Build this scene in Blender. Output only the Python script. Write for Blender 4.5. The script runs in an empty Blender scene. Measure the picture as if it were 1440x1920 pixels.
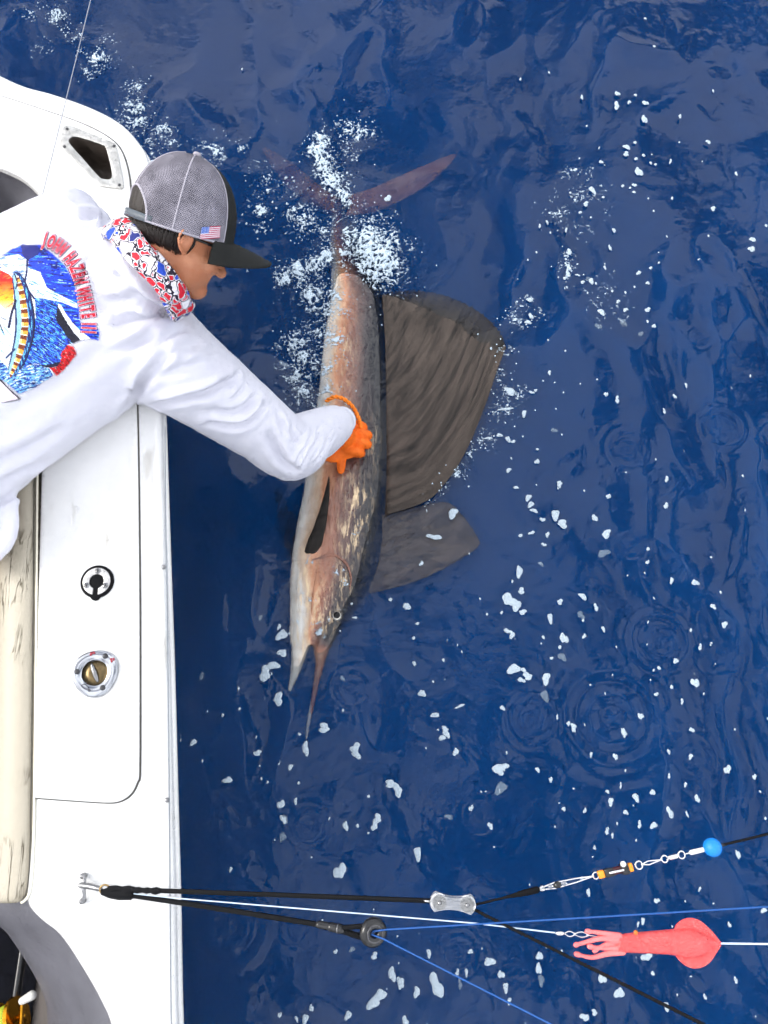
import bpy, bmesh, math, random
import numpy as np
from mathutils import Vector, Matrix
from mathutils.bvhtree import BVHTree
from mathutils.geometry import tessellate_polygon

# ------------------------------------------------------------------ camera, sky, sun, exposure
scene = bpy.context.scene
COL = scene.collection
FPX, TILT, CAMH = 1450.0, math.radians(17.0), 2.25     # focal length in photo pixels, tilt off the vertical, metres above the sea
cam_d = bpy.data.cameras.new("camera")
cam = bpy.data.objects.new("camera", cam_d)
COL.objects.link(cam)
cam.location = (0, 0, CAMH)
cam.rotation_euler = (TILT, 0, 0)
cam_d.sensor_fit = 'VERTICAL'
cam_d.sensor_height = 24.0
cam_d.lens = 24.0 * FPX / 1920.0
cam_d.clip_start = 0.02
cam_d.clip_end = 5000
scene.camera = cam

SUN_EL, SUN_AZ = math.radians(37), math.radians(-82)   # azimuth from +Y (aft) towards +X
world = bpy.data.worlds.new("World")
scene.world = world
world.use_nodes = True
world.cycles.sampling_method = 'MANUAL'
world.cycles.sample_map_resolution = 512
wn = world.node_tree
wn.nodes.clear()
w_out = wn.nodes.new("ShaderNodeOutputWorld")
w_bg = wn.nodes.new("ShaderNodeBackground")
w_sky = wn.nodes.new("ShaderNodeTexSky")
w_sky.sky_type = 'NISHITA'
w_sky.sun_disc = False
w_sky.sun_elevation = SUN_EL
w_sky.sun_rotation = SUN_AZ
w_sky.air_density = 1.0
w_sky.dust_density = 3.0
# thin broken cloud, the same all over the sky
w_tc = wn.nodes.new("ShaderNodeTexCoord")
w_nz = wn.nodes.new("ShaderNodeTexNoise")
w_nz.inputs["Scale"].default_value = 4.4
w_nz.inputs["Detail"].default_value = 4
w_rp = wn.nodes.new("ShaderNodeValToRGB")
w_rp.color_ramp.elements[0].position = 0.42
w_rp.color_ramp.elements[1].position = 0.55
w_rp.color_ramp.elements[0].color = (0.04, 0.04, 0.04, 1)
w_rp.color_ramp.elements[1].color = (0.95, 0.95, 0.95, 1)
w_mx = wn.nodes.new("ShaderNodeMixRGB")
w_mx.inputs[2].default_value = (18, 18.2, 18.8, 1)
wn.links.new(w_tc.outputs["Generated"], w_nz.inputs["Vector"])
wn.links.new(w_nz.outputs["Fac"], w_rp.inputs[0])
wn.links.new(w_rp.outputs[0], w_mx.inputs[0])
wn.links.new(w_sky.outputs[0], w_mx.inputs[1])
wn.links.new(w_mx.outputs[0], w_bg.inputs[0])
w_bg.inputs[1].default_value = 0.10
wn.links.new(w_bg.outputs[0], w_out.inputs[0])

sun_d = bpy.data.lights.new("sun", 'SUN')
sun_d.energy = 1.5
sun_d.angle = math.radians(22)
sun_d.color = (1.0, 0.97, 0.92)
sun = bpy.data.objects.new("sun", sun_d)
COL.objects.link(sun)
sd = Vector((math.cos(SUN_EL) * math.sin(SUN_AZ), math.cos(SUN_EL) * math.cos(SUN_AZ), math.sin(SUN_EL)))
sun.rotation_euler = sd.to_track_quat('Z', 'Y').to_euler()

vs = scene.view_settings
vs.view_transform = 'Standard'
vs.look = 'None'
vs.exposure = 0.5
vs.gamma = 1.0
vs.use_curve_mapping = False
cy = scene.cycles
cy.use_denoising = True
cy.denoising_input_passes = 'RGB'
cy.volume_bounces = 1
cy.max_bounces = 4
cy.diffuse_bounces = 2
cy.glossy_bounces = 2
cy.use_light_tree = False
cy.use_adaptive_sampling = True
cy.adaptive_threshold = 0.04
cy.adaptive_min_samples = 12
cy.transparent_max_bounces = 16
cy.caustics_reflective = False
cy.caustics_refractive = False

# ------------------------------------------------------------------ helpers
CT, ST = math.cos(TILT), math.sin(TILT)

def ray(px, py):
    a, b = (px - 720.0) / FPX, (960.0 - py) / FPX
    return Vector((a, b * CT + ST, b * ST - CT))

def P(px, py, z):                      # photo pixel -> world point on the level z
    d = ray(px, py)
    t = (z - CAMH) / d.z
    return Vector((d.x * t, d.y * t, z))

def Q(px, py, depth):                  # photo pixel -> world point at a distance along the view axis
    d = ray(px, py) * depth
    return Vector((d.x, d.y, CAMH + d.z))

def lin(r, g, b, a=1.0):
    f = lambda c: (c / 255.0 / 12.92) if c / 255.0 <= 0.04045 else ((c / 255.0 + 0.055) / 1.055) ** 2.4
    return (f(r), f(g), f(b), a)

_rs = np.random.RandomState(7)
_perm = np.concatenate([_rs.permutation(512)] * 3)
_ang = _rs.rand(512) * 2 * np.pi
_gx, _gy = np.cos(_ang), np.sin(_ang)

def perlin(x, y, seed=0):
    x = np.asarray(x, float); y = np.asarray(y, float)
    xi = np.floor(x).astype(int); yi = np.floor(y).astype(int)
    xf, yf = x - xi, y - yi
    u = xf * xf * xf * (xf * (xf * 6 - 15) + 10)
    v = yf * yf * yf * (yf * (yf * 6 - 15) + 10)
    def g(ix, iy, dx, dy):
        h = _perm[(_perm[(ix + seed * 37) % 512] + iy) % 512]
        return _gx[h] * dx + _gy[h] * dy
    a = g(xi, yi, xf, yf); b = g(xi + 1, yi, xf - 1, yf)
    c = g(xi, yi + 1, xf, yf - 1); d = g(xi + 1, yi + 1, xf - 1, yf - 1)
    return (a + u * (b - a)) + v * ((c + u * (d - c)) - (a + u * (b - a)))

def fbm(x, y, octv=4, seed=0):
    s, amp, tot = 0.0, 1.0, 0.0
    for o in range(octv):
        s = s + amp * perlin(x * 2 ** o + o * 17.3, y * 2 ** o - o * 9.1, seed + o)
        tot += amp; amp *= 0.5
    return s / tot * 1.6

def sstep(a, b, x):
    t = np.clip((x - a) / (b - a), 0, 1)
    return t * t * (3 - 2 * t)

def mesh_obj(name, verts, faces, mat=None, parent=None, smooth=True):
    me = bpy.data.meshes.new(name)
    me.from_pydata([tuple(v) for v in verts], [], [tuple(int(i) for i in f) for f in faces])
    me.validate(clean_customdata=False)
    if smooth:
        me.polygons.foreach_set("use_smooth", [True] * len(me.polygons))
    me.update()
    ob = bpy.data.objects.new(name, me)
    COL.objects.link(ob)
    if mat: me.materials.append(mat)
    if parent: ob.parent = parent
    return ob

def bm_obj(name, bm, mat=None, parent=None, smooth=True):
    bmesh.ops.recalc_face_normals(bm, faces=bm.faces)
    me = bpy.data.meshes.new(name)
    bm.to_mesh(me); bm.free()
    if smooth:
        me.polygons.foreach_set("use_smooth", [True] * len(me.polygons))
    ob = bpy.data.objects.new(name, me)
    COL.objects.link(ob)
    if mat: me.materials.append(mat)
    if parent: ob.parent = parent
    return ob

def empty(name, loc, label=None, cat=None, group=None):
    o = bpy.data.objects.new(name, None)
    o.empty_display_size = 0.1
    COL.objects.link(o)
    o.location = loc
    if label: tag(o, label, cat, group)
    return o

def tag(o, label=None, cat=None, group=None, kind=None):
    if label: o["label"] = label
    if cat: o["category"] = cat
    if group: o["group"] = group
    if kind: o["kind"] = kind
    return o

def adopt(root):
    """children were made in world coordinates: keep them where they stand under the (only translated) root"""
    inv = Matrix.Translation(-Vector(root.location))
    for c in root.children:
        c.matrix_parent_inverse = inv

def sharp(ob, ang=35):
    ob.data.set_sharp_from_angle(angle=math.radians(ang))

# -- materials
def mat_new(name):
    m = bpy.data.materials.new(name)
    m.use_nodes = True
    nt = m.node_tree
    return m, nt, nt.nodes["Principled BSDF"]

def mat(name, col, rough=0.5, metal=0.0, noise=0.0, nscale=40.0, bump=0.0, bscale=120.0, coat=0.0, spec=None, sss=0.0, trans=0.0):
    m, nt, b = mat_new(name)
    b.inputs["Base Color"].default_value = col
    b.inputs["Roughness"].default_value = rough
    b.inputs["Metallic"].default_value = metal
    b.inputs["Coat Weight"].default_value = coat
    if spec is not None: b.inputs["Specular IOR Level"].default_value = spec
    if sss:
        b.inputs["Subsurface Weight"].default_value = sss
        b.inputs["Subsurface Radius"].default_value = (0.01, 0.005, 0.003)
    if trans: b.inputs["Transmission Weight"].default_value = trans
    tc = nt.nodes.new("ShaderNodeTexCoord")
    if noise:
        n = nt.nodes.new("ShaderNodeTexNoise")
        n.inputs["Scale"].default_value = nscale
        n.inputs["Detail"].default_value = 5
        nt.links.new(tc.outputs["Object"], n.inputs["Vector"])
        mx = nt.nodes.new("ShaderNodeMixRGB")
        mx.blend_type = 'MULTIPLY'
        mx.inputs[1].default_value = col
        rp = nt.nodes.new("ShaderNodeValToRGB")
        lo = 1 - noise
        rp.color_ramp.elements[0].position = 0.3
        rp.color_ramp.elements[1].position = 0.7
        rp.color_ramp.elements[0].color = (lo, lo, lo, 1)
        nt.links.new(n.outputs["Fac"], rp.inputs[0])
        mx.inputs[0].default_value = 1
        nt.links.new(rp.outputs[0], mx.inputs[2])
        nt.links.new(mx.outputs[0], b.inputs["Base Color"])
    if bump:
        n2 = nt.nodes.new("ShaderNodeTexNoise")
        n2.inputs["Scale"].default_value = bscale
        n2.inputs["Detail"].default_value = 4
        nt.links.new(tc.outputs["Object"], n2.inputs["Vector"])
        bp = nt.nodes.new("ShaderNodeBump")
        bp.inputs["Strength"].default_value = 1
        bp.inputs["Distance"].default_value = bump
        nt.links.new(n2.outputs["Fac"], bp.inputs["Height"])
        nt.links.new(bp.outputs[0], b.inputs["Normal"])
    return m

def mat_attr(name, rough=0.6, bump=0.0, bscale=300, attr="Col", sheen=0.0):
    m, nt, b = mat_new(name)
    at = nt.nodes.new("ShaderNodeAttribute")
    at.attribute_name = attr
    nt.links.new(at.outputs["Color"], b.inputs["Base Color"])
    b.inputs["Roughness"].default_value = rough
    b.inputs["Sheen Weight"].default_value = sheen
    if bump:
        tc = nt.nodes.new("ShaderNodeTexCoord")
        n2 = nt.nodes.new("ShaderNodeTexNoise")
        n2.inputs["Scale"].default_value = bscale
        nt.links.new(tc.outputs["Object"], n2.inputs["Vector"])
        bp = nt.nodes.new("ShaderNodeBump")
        bp.inputs["Distance"].default_value = bump
        nt.links.new(n2.outputs["Fac"], bp.inputs["Height"])
        nt.links.new(bp.outputs[0], b.inputs["Normal"])
    return m

# -- shapes
def frames(pts):
    pts = [Vector(p) for p in pts]
    T = []
    for i in range(len(pts)):
        a, b = pts[max(i - 1, 0)], pts[min(i + 1, len(pts) - 1)]
        T.append((b - a).normalized())
    ref = Vector((0, 0, 1)) if abs(T[0].z) < 0.9 else Vector((1, 0, 0))
    n = (ref - T[0] * ref.dot(T[0])).normalized()
    out = []
    for t in T:
        n = (n - t * n.dot(t)).normalized()
        out.append((t, n, t.cross(n)))
    return out

def catmull(pts, per=6, vals=None):
    pts = [np.array(p, float) for p in pts]
    res = []
    n = len(pts)
    for i in range(n - 1):
        p0, p1, p2, p3 = pts[max(i - 1, 0)], pts[i], pts[i + 1], pts[min(i + 2, n - 1)]
        for k in range(per):
            t = k / per
            res.append(0.5 * ((2 * p1) + (-p0 + p2) * t + (2 * p0 - 5 * p1 + 4 * p2 - p3) * t * t + (-p0 + 3 * p1 - 3 * p2 + p3) * t ** 3))
    res.append(pts[-1])
    return res

def tube(bm, pts, rad, seg=10, cap=True, closed=False):
    """tapered tube along a polyline; rounded ends when cap"""
    pts = [Vector(p) for p in pts]
    rad = [rad] * len(pts) if isinstance(rad, (int, float)) else list(rad)
    fr = frames(pts)
    rings = []
    def ring(c, n, b, r):
        return [bm.verts.new(c + (n * math.cos(2 * math.pi * k / seg) + b * math.sin(2 * math.pi * k / seg)) * r) for k in range(seg)]
    if cap and not closed:
        t, n, b = fr[0]
        for a in (75, 45, 20):
            rings.append(ring(pts[0] - t * rad[0] * math.sin(math.radians(a)), n, b, rad[0] * math.cos(math.radians(a))))
    for p, (t, n, b), r in zip(pts, fr, rad):
        rings.append(ring(p, n, b, r))
    if cap and not closed:
        t, n, b = fr[-1]
        for a in (20, 45, 75):
            rings.append(ring(pts[-1] + t * rad[-1] * math.sin(math.radians(a)), n, b, rad[-1] * math.cos(math.radians(a))))
    for a, b_ in zip(rings[:-1], rings[1:]):
        for k in range(seg):
            bm.faces.new((a[k], a[(k + 1) % seg], b_[(k + 1) % seg], b_[k]))
    if closed:
        a, b_ = rings[-1], rings[0]
        for k in range(seg):
            bm.faces.new((a[k], a[(k + 1) % seg], b_[(k + 1) % seg], b_[k]))
    else:
        bm.faces.new(rings[0][::-1]); bm.faces.new(rings[-1])

def ellipsoid(bm, c, ax, seg=20, rings_=12):
    """ax: three half-axis vectors"""
    c = Vector(c); ax = [Vector(a) for a in ax]
    R = []
    for i in range(1, rings_):
        th = math.pi * i / rings_
        R.append([bm.verts.new(c + ax[2] * math.cos(th) + (ax[0] * math.cos(2 * math.pi * k / seg) + ax[1] * math.sin(2 * math.pi * k / seg)) * math.sin(th)) for k in range(seg)])
    top, bot = bm.verts.new(c + ax[2]), bm.verts.new(c - ax[2])
    for a, b in zip(R[:-1], R[1:]):
        for k in range(seg):
            bm.faces.new((a[k], b[k], b[(k + 1) % seg], a[(k + 1) % seg]))
    for k in range(seg):
        bm.faces.new((top, R[0][k], R[0][(k + 1) % seg]))
        bm.faces.new((bot, R[-1][(k + 1) % seg], R[-1][k]))

def loft(bm, rings_pts, cap=True):
    R = [[bm.verts.new(p) for p in r] for r in rings_pts]
    n = len(R[0])
    for a, b in zip(R[:-1], R[1:]):
        for k in range(n):
            bm.faces.new((a[k], a[(k + 1) % n], b[(k + 1) % n], b[k]))
    if cap:
        bm.faces.new(R[0][::-1]); bm.faces.new(R[-1])
    return R

def lathe(bm, prof, c, axis, seg=24, n0=None):
    """prof: list of (radius, height along axis)"""
    c = Vector(c); axis = Vector(axis).normalized()
    n = n0 or axis.orthogonal().normalized()
    n = (n - axis * n.dot(axis)).normalized()
    b = axis.cross(n)
    loft(bm, [[c + axis * h + (n * math.cos(2 * math.pi * k / seg) + b * math.sin(2 * math.pi * k / seg)) * max(r, 1e-5) for k in range(seg)] for r, h in prof])

def box(bm, c, ax):
    c = Vector(c); a, b, d = [Vector(v) for v in ax]
    v = [bm.verts.new(c + a * i + b * j + d * k) for i in (-1, 1) for j in (-1, 1) for k in (-1, 1)]
    for f in ((0, 1, 3, 2), (4, 6, 7, 5), (0, 4, 5, 1), (2, 3, 7, 6), (0, 2, 6, 4), (1, 5, 7, 3)):
        bm.faces.new([v[i] for i in f])

def prism(bm, poly, z0, z1):
    lo = [bm.verts.new((p[0], p[1], z0)) for p in poly]
    hi = [bm.verts.new((p[0], p[1], z1)) for p in poly]
    n = len(poly)
    bm.faces.new(lo[::-1]); bm.faces.new(hi)
    for k in range(n):
        bm.faces.new((lo[k], lo[(k + 1) % n], hi[(k + 1) % n], hi[k]))

def bevel_bm(bm, off, seg=2, ang=30):
    bmesh.ops.recalc_face_normals(bm, faces=bm.faces)
    ed = [e for e in bm.edges if len(e.link_faces) == 2 and e.calc_face_angle(0) > math.radians(ang)]
    if ed:
        bmesh.ops.bevel(bm, geom=ed, offset=off, segments=seg, affect='EDGES', profile=0.5, clamp_overlap=True)

def evaluated_mesh(ob):
    dg = bpy.context.evaluated_depsgraph_get()
    return bpy.data.meshes.new_from_object(ob.evaluated_get(dg))

def remesh(bm, voxel, smooth_it=6, name="tmp"):
    """weld overlapping closed shapes into one continuous skin"""
    bmesh.ops.recalc_face_normals(bm, faces=bm.faces)
    me = bpy.data.meshes.new(name); bm.to_mesh(me); bm.free()
    ob = bpy.data.objects.new(name, me); COL.objects.link(ob)
    r = ob.modifiers.new("r", 'REMESH'); r.mode = 'VOXEL'; r.voxel_size = voxel; r.use_smooth_shade = True
    if smooth_it:
        s = ob.modifiers.new("s", 'SMOOTH'); s.factor = 0.5; s.iterations = smooth_it
    new = evaluated_mesh(ob)
    bpy.data.objects.remove(ob); bpy.data.meshes.remove(me)
    new.name = name
    return new

def get_co(me):
    a = np.empty(len(me.vertices) * 3); me.vertices.foreach_get("co", a)
    return a.reshape(-1, 3)

def get_no(me):
    a = np.empty(len(me.vertices) * 3); me.vertices.foreach_get("normal", a)
    return a.reshape(-1, 3)

def set_co(me, a):
    me.vertices.foreach_set("co", np.ascontiguousarray(a, dtype=np.float64).ravel()); me.update()

def set_color(me, name, cols):
    at = me.color_attributes.new(name, 'FLOAT_COLOR', 'POINT')
    at.data.foreach_set("color", np.ascontiguousarray(cols, dtype=np.float32).ravel())

def set_float(me, name, vals):
    at = me.attributes.new(name, 'FLOAT', 'POINT')
    at.data.foreach_set("value", np.ascontiguousarray(vals, dtype=np.float32).ravel())
# ------------------------------------------------------------------ the sea
RINGS = [(1240, 1200, .10), (1148, 1345, .16), (905 + 0, 1020, .0), (1185, 1025, .05), (1178, 840, .07), (1310, 635, .05), (1355, 800, .08),
         (578, 1550, .05), (410, 1545, .09), (430, 1735, .12), (1350, 1230, .05), (1000, 1350, .07), (1400, 930, .04), (660, 1290, .06),
         (900, 1530, .05), (1240, 900, .05), (860, 1790, .05), (1300, 1420, .06), (560, 1740, .05)]

def wave(x, y):
    """height of the water surface in metres"""
    h = 0.020 * perlin(x * 0.9 + 3.1, y * 0.7, 1)
    wx = x + 0.16 * perlin(x * 2.0, y * 2.0, 21) + 0.05 * perlin(x * 6, y * 6, 23)
    wy = y + 0.16 * perlin(x * 2.0 + 9, y * 2.0, 22) + 0.05 * perlin(x * 6 + 4, y * 6, 24)
    h = h + 0.020 * perlin(wx * 2.6, wy * 1.7, 2)
    r = 1 - np.abs(perlin(wx * 4.2 + 4, wy * 2.4, 3)) * 2
    h = h + 0.0085 * r * r * sstep(-.4, .25, perlin(x * 1.3, y * 1.3, 8))
    h = h + 0.0045 * perlin(wx * 9, wy * 6, 4) * sstep(-.35, .3, perlin(x * 1.7 + 5, y * 1.7, 9))
    r2 = 1 - np.abs(perlin(wx * 19, wy * 10, 12)) * 2
    h = h + 0.0013 * r2 * sstep(-.1, .35, perlin(x * 2.1 + 25, y * 2.1, 13))
    h = h + 0.0006 * perlin(wx * 42, wy * 26, 5) * sstep(-.1, .4, perlin(x * 2.1 + 15, y * 2.1, 10))
    for px, py, rr in RINGS:
        if rr <= 0: continue
        c = P(px, py, 0)
        d = np.hypot(x - c.x, y - c.y)
        h = h + 0.0030 * np.cos(d / rr * 15.0) * np.exp(-(d / rr) ** 2 * 1.5)
    c = P(740, 800, 0)
    calm = np.exp(-(((x - c.x) / .42) ** 2 + ((y - c.y) / .75) ** 2) ** 2)
    return 1.15 * h * (1 - .88 * calm)

def water_material():
    m = bpy.data.materials.new("sea_water")
    m.use_nodes = True
    nt = m.node_tree
    nt.nodes.clear()
    out = nt.nodes.new("ShaderNodeOutputMaterial")
    tr = nt.nodes.new("ShaderNodeBsdfTransparent")
    tr.inputs[0].default_value = (0.93, 0.97, 1.0, 1)
    gl = nt.nodes.new("ShaderNodeBsdfGlossy")
    gl.inputs["Roughness"].default_value = 0.03
    fr = nt.nodes.new("ShaderNodeFresnel")
    fr.inputs["IOR"].default_value = 1.34
    mx = nt.nodes.new("ShaderNodeMixShader")
    tc = nt.nodes.new("ShaderNodeTexCoord")
    nz = nt.nodes.new("ShaderNodeTexNoise")
    nz.inputs["Scale"].default_value = 20
    nz.inputs["Detail"].default_value = 3
    bp = nt.nodes.new("ShaderNodeBump")
    bp.inputs["Distance"].default_value = 0.0016
    nt.links.new(tc.outputs["Object"], nz.inputs["Vector"])
    nt.links.new(nz.outputs["Fac"], bp.inputs["Height"])
    nt.links.new(bp.outputs[0], gl.inputs["Normal"])
    nt.links.new(bp.outputs[0], fr.inputs["Normal"])
    nt.links.new(fr.outputs[0], mx.inputs[0])
    nt.links.new(tr.outputs[0], mx.inputs[1])
    nt.links.new(gl.outputs[0], mx.inputs[2])
    nt.links.new(mx.outputs[0], out.inputs["Surface"])
    vol = nt.nodes.new("ShaderNodeVolumePrincipled")
    vol.inputs["Color"].default_value = (0.010, 0.160, 0.53, 1)
    vol.inputs["Density"].default_value = 5.0
    vol.inputs["Anisotropy"].default_value = -0.35
    nt.links.new(vol.outputs[0], out.inputs["Volume"])
    return m

def build_water():
    s = 0.0075
    gx = list(np.arange(-1.75, 1.75, s)); gy = list(np.arange(-0.95, 3.0, s))
    def ext(g):
        lo, hi, st = [], [], s
        a, b = g[0], g[-1]
        while b < 1500:
            st *= 1.35
            a -= st; b += st
            lo.append(a); hi.append(b)
        return np.array(lo[::-1] + g + hi)
    X, Y = ext(gx), ext(gy)
    XX, YY = np.meshgrid(X, Y, indexing='ij')
    Z = wave(XX, YY) * np.exp(-(np.hypot(XX, YY) / 900.0))
    nx, ny = XX.shape
    V = np.stack([XX, YY, Z], -1).reshape(-1, 3)
    idx = np.arange(nx * ny).reshape(nx, ny)
    F = np.stack([idx[:-1, :-1], idx[1:, :-1], idx[1:, 1:], idx[:-1, 1:]], -1).reshape(-1, 4)
    me = bpy.data.meshes.new("sea")
    # closed body of water: skirt and floor 4 m down
    rim = np.concatenate([idx[:, 0], idx[-1, 1:], idx[-2::-1, -1], idx[0, -2:0:-1]])
    low = V[rim].copy(); low[:, 2] = -4.0
    base = len(V)
    V = np.concatenate([V, low])
    m = len(rim)
    k = np.arange(m)
    S = np.stack([rim[k], base + k, base + (k + 1) % m, rim[(k + 1) % m]], -1)
    faces = F.tolist() + S.tolist() + [list(range(base + m - 1, base - 1, -1))]
    me.from_pydata(V, [], faces)
    me.polygons.foreach_set("use_smooth", [True] * len(F) + [False] * (m + 1))
    me.update()
    ob = bpy.data.objects.new("sea", me)
    COL.objects.link(ob)
    me.materials.append(water_material())
    ob["kind"] = "structure"
    return ob
sea = build_water()
# ------------------------------------------------------------------ the sailfish
def fish_material():
    m, nt, b = mat_new("sailfish_skin")
    a = nt.nodes.new("ShaderNodeAttribute"); a.attribute_name = "across"
    l = nt.nodes.new("ShaderNodeAttribute"); l.attribute_name = "along"
    tc = nt.nodes.new("ShaderNodeTexCoord")
    mp = nt.nodes.new("ShaderNodeMapping")
    mp.inputs["Scale"].default_value = (30, 5, 30)
    nz = nt.nodes.new("ShaderNodeTexNoise"); nz.inputs["Scale"].default_value = 1.0; nz.inputs["Detail"].default_value = 6
    nt.links.new(tc.outputs["Object"], mp.inputs[0]); nt.links.new(mp.outputs[0], nz.inputs["Vector"])
    ma = nt.nodes.new("ShaderNodeMath"); ma.operation = 'MULTIPLY_ADD'
    ma.inputs[1].default_value = 0.34; nt.links.new(nz.outputs["Fac"], ma.inputs[0]); nt.links.new(a.outputs["Fac"], ma.inputs[2])
    rp = nt.nodes.new("ShaderNodeValToRGB")
    nt.links.new(ma.outputs[0], rp.inputs[0])
    e = rp.color_ramp.elements
    stops = [(0.20, (206, 204, 198)), (0.32, (190, 164, 138)), (0.42, (194, 136, 100)), (0.53, (146, 96, 76)), (0.70, (98, 70, 64)), (0.84, (52, 42, 46)), (0.98, (12, 14, 24))]
    e[0].position, e[0].color = stops[0][0] / 1.2, lin(*stops[0][1])
    e[1].position, e[1].color = stops[-1][0] / 1.2, lin(*stops[-1][1])
    for p, c in stops[1:-1]:
        n = e.new(p / 1.2); n.color = lin(*c)
    dv = nt.nodes.new("ShaderNodeMath"); dv.operation = 'DIVIDE'; dv.inputs[1].default_value = 1.2
    nt.links.new(ma.outputs[0], dv.inputs[0]); nt.links.new(dv.outputs[0], rp.inputs[0])
    # pale scuffs where the scales are rubbed off
    mp2 = nt.nodes.new("ShaderNodeMapping"); mp2.inputs["Scale"].default_value = (95, 22, 95); mp2.inputs["Rotation"].default_value = (0, 0, 0.25)
    n2 = nt.nodes.new("ShaderNodeTexNoise"); n2.inputs["Scale"].default_value = 1; n2.inputs["Detail"].default_value = 8; n2.inputs["Roughness"].default_value = 0.7
    nt.links.new(tc.outputs["Object"], mp2.inputs[0]); nt.links.new(mp2.outputs[0], n2.inputs["Vector"])
    r2 = nt.nodes.new("ShaderNodeValToRGB"); r2.color_ramp.elements[0].position = 0.50; r2.color_ramp.elements[1].position = 0.60
    nt.links.new(n2.outputs["Fac"], r2.inputs[0])
    n3 = nt.nodes.new("ShaderNodeTexNoise"); n3.inputs["Scale"].default_value = 9; n3.inputs["Detail"].default_value = 2
    nt.links.new(tc.outputs["Object"], n3.inputs["Vector"])
    sc = nt.nodes.new("ShaderNodeAttribute"); sc.attribute_name = "scuff"
    r3 = nt.nodes.new("ShaderNodeMath"); r3.operation = 'MULTIPLY'; r3.use_clamp = True
    r3b = nt.nodes.new("ShaderNodeMath"); r3b.operation = 'MULTIPLY'; r3b.inputs[1].default_value = 2.2
    nt.links.new(n3.outputs["Fac"], r3b.inputs[0]); nt.links.new(r3b.outputs[0], r3.inputs[0]); nt.links.new(sc.outputs["Fac"], r3.inputs[1])
    mu = nt.nodes.new("ShaderNodeMath"); mu.operation = 'MULTIPLY'
    nt.links.new(r2.outputs[0], mu.inputs[0]); nt.links.new(r3.outputs[0], mu.inputs[1])
    mx = nt.nodes.new("ShaderNodeMixRGB"); mx.inputs[2].default_value = lin(232, 205, 165)
    nt.links.new(mu.outputs[0], mx.inputs[0]); nt.links.new(rp.outputs[0], mx.inputs[1])
    # dark pores and streaks
    n4 = nt.nodes.new("ShaderNodeTexNoise"); n4.inputs["Scale"].default_value = 30; n4.inputs["Detail"].default_value = 6
    nt.links.new(tc.outputs["Object"], n4.inputs["Vector"])
    r4 = nt.nodes.new("ShaderNodeValToRGB"); r4.color_ramp.elements[0].position = 0.30; r4.color_ramp.elements[1].position = 0.6
    r4.color_ramp.elements[0].color = (.74, .70, .68, 1)
    nt.links.new(n4.outputs["Fac"], r4.inputs[0])
    mm = nt.nodes.new("ShaderNodeMixRGB"); mm.blend_type = 'MULTIPLY'; mm.inputs[0].default_value = 1
    nt.links.new(mx.outputs[0], mm.inputs[1]); nt.links.new(r4.outputs[0], mm.inputs[2])
    nt.links.new(mm.outputs[0], b.inputs["Base Color"])
    b.inputs["Metallic"].default_value = 0.15
    b.inputs["Roughness"].default_value = 0.38
    b.inputs["Coat Weight"].default_value = 0.6
    b.inputs["Coat Roughness"].default_value = 0.06
    bp = nt.nodes.new("ShaderNodeBump"); bp.inputs["Distance"].default_value = 0.004
    nt.links.new(n2.outputs["Fac"], bp.inputs["Height"]); nt.links.new(bp.outputs[0], b.inputs["Normal"])
    return m

def fin_material(name, c0, c1, scale):
    m, nt, b = mat_new(name)
    at = nt.nodes.new("ShaderNodeAttribute"); at.attribute_name = "ray"
    mp = nt.nodes.new("ShaderNodeMapping"); mp.inputs["Scale"].default_value = (scale, 3.2, 1)
    nz = nt.nodes.new("ShaderNodeTexNoise"); nz.inputs["Scale"].default_value = 1; nz.inputs["Detail"].default_value = 7; nz.inputs["Roughness"].default_value = .62
    nz.inputs["Distortion"].default_value = .35
    nt.links.new(at.outputs["Vector"], mp.inputs[0]); nt.links.new(mp.outputs[0], nz.inputs["Vector"])
    rp = nt.nodes.new("ShaderNodeValToRGB")
    rp.color_ramp.elements[0].position, rp.color_ramp.elements[0].color = 0.32, lin(*c0)
    rp.color_ramp.elements[1].position, rp.color_ramp.elements[1].color = 0.66, lin(*c1)
    nt.links.new(nz.outputs["Fac"], rp.inputs[0])
    nt.links.new(rp.outputs[0], b.inputs["Base Color"])
    b.inputs["Roughness"].default_value = 0.62
    b.inputs["Specular IOR Level"].default_value = 0.25
    b.inputs["Coat Weight"].default_value = 0.05
    b.inputs["Coat Roughness"].default_value = 0.15
    bp = nt.nodes.new("ShaderNodeBump"); bp.inputs["Distance"].default_value = 0.004
    nt.links.new(nz.outputs["Fac"], bp.inputs["Height"]); nt.links.new(bp.outputs[0], b.inputs["Normal"])
    return m

FISH = [  # photo row, belly edge, back edge, level of the middle, thickness factor
    (372, 628, 650, -.135, .50), (400, 624, 655, -.115, .50), (450, 618, 674, -.075, .52), (505, 620, 702, -.042, .52), (560, 619, 722, -.024, .50),
    (640, 608, 726, -.017, .48), (720, 600, 727, -.014, .47), (800, 590, 728, -.013, .46), (880, 577, 728, -.014, .45),
    (950, 566, 726, -.017, .45), (1000, 557, 722, -.020, .45), (1050, 550, 712, -.022, .46), (1090, 546, 699, -.021, .48),
    (1130, 545, 676, -.018, .52), (1160, 545, 653, -.016, .56), (1188, 544, 633, -.016, .60), (1212, 545, 618, -.018, .60)]

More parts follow.
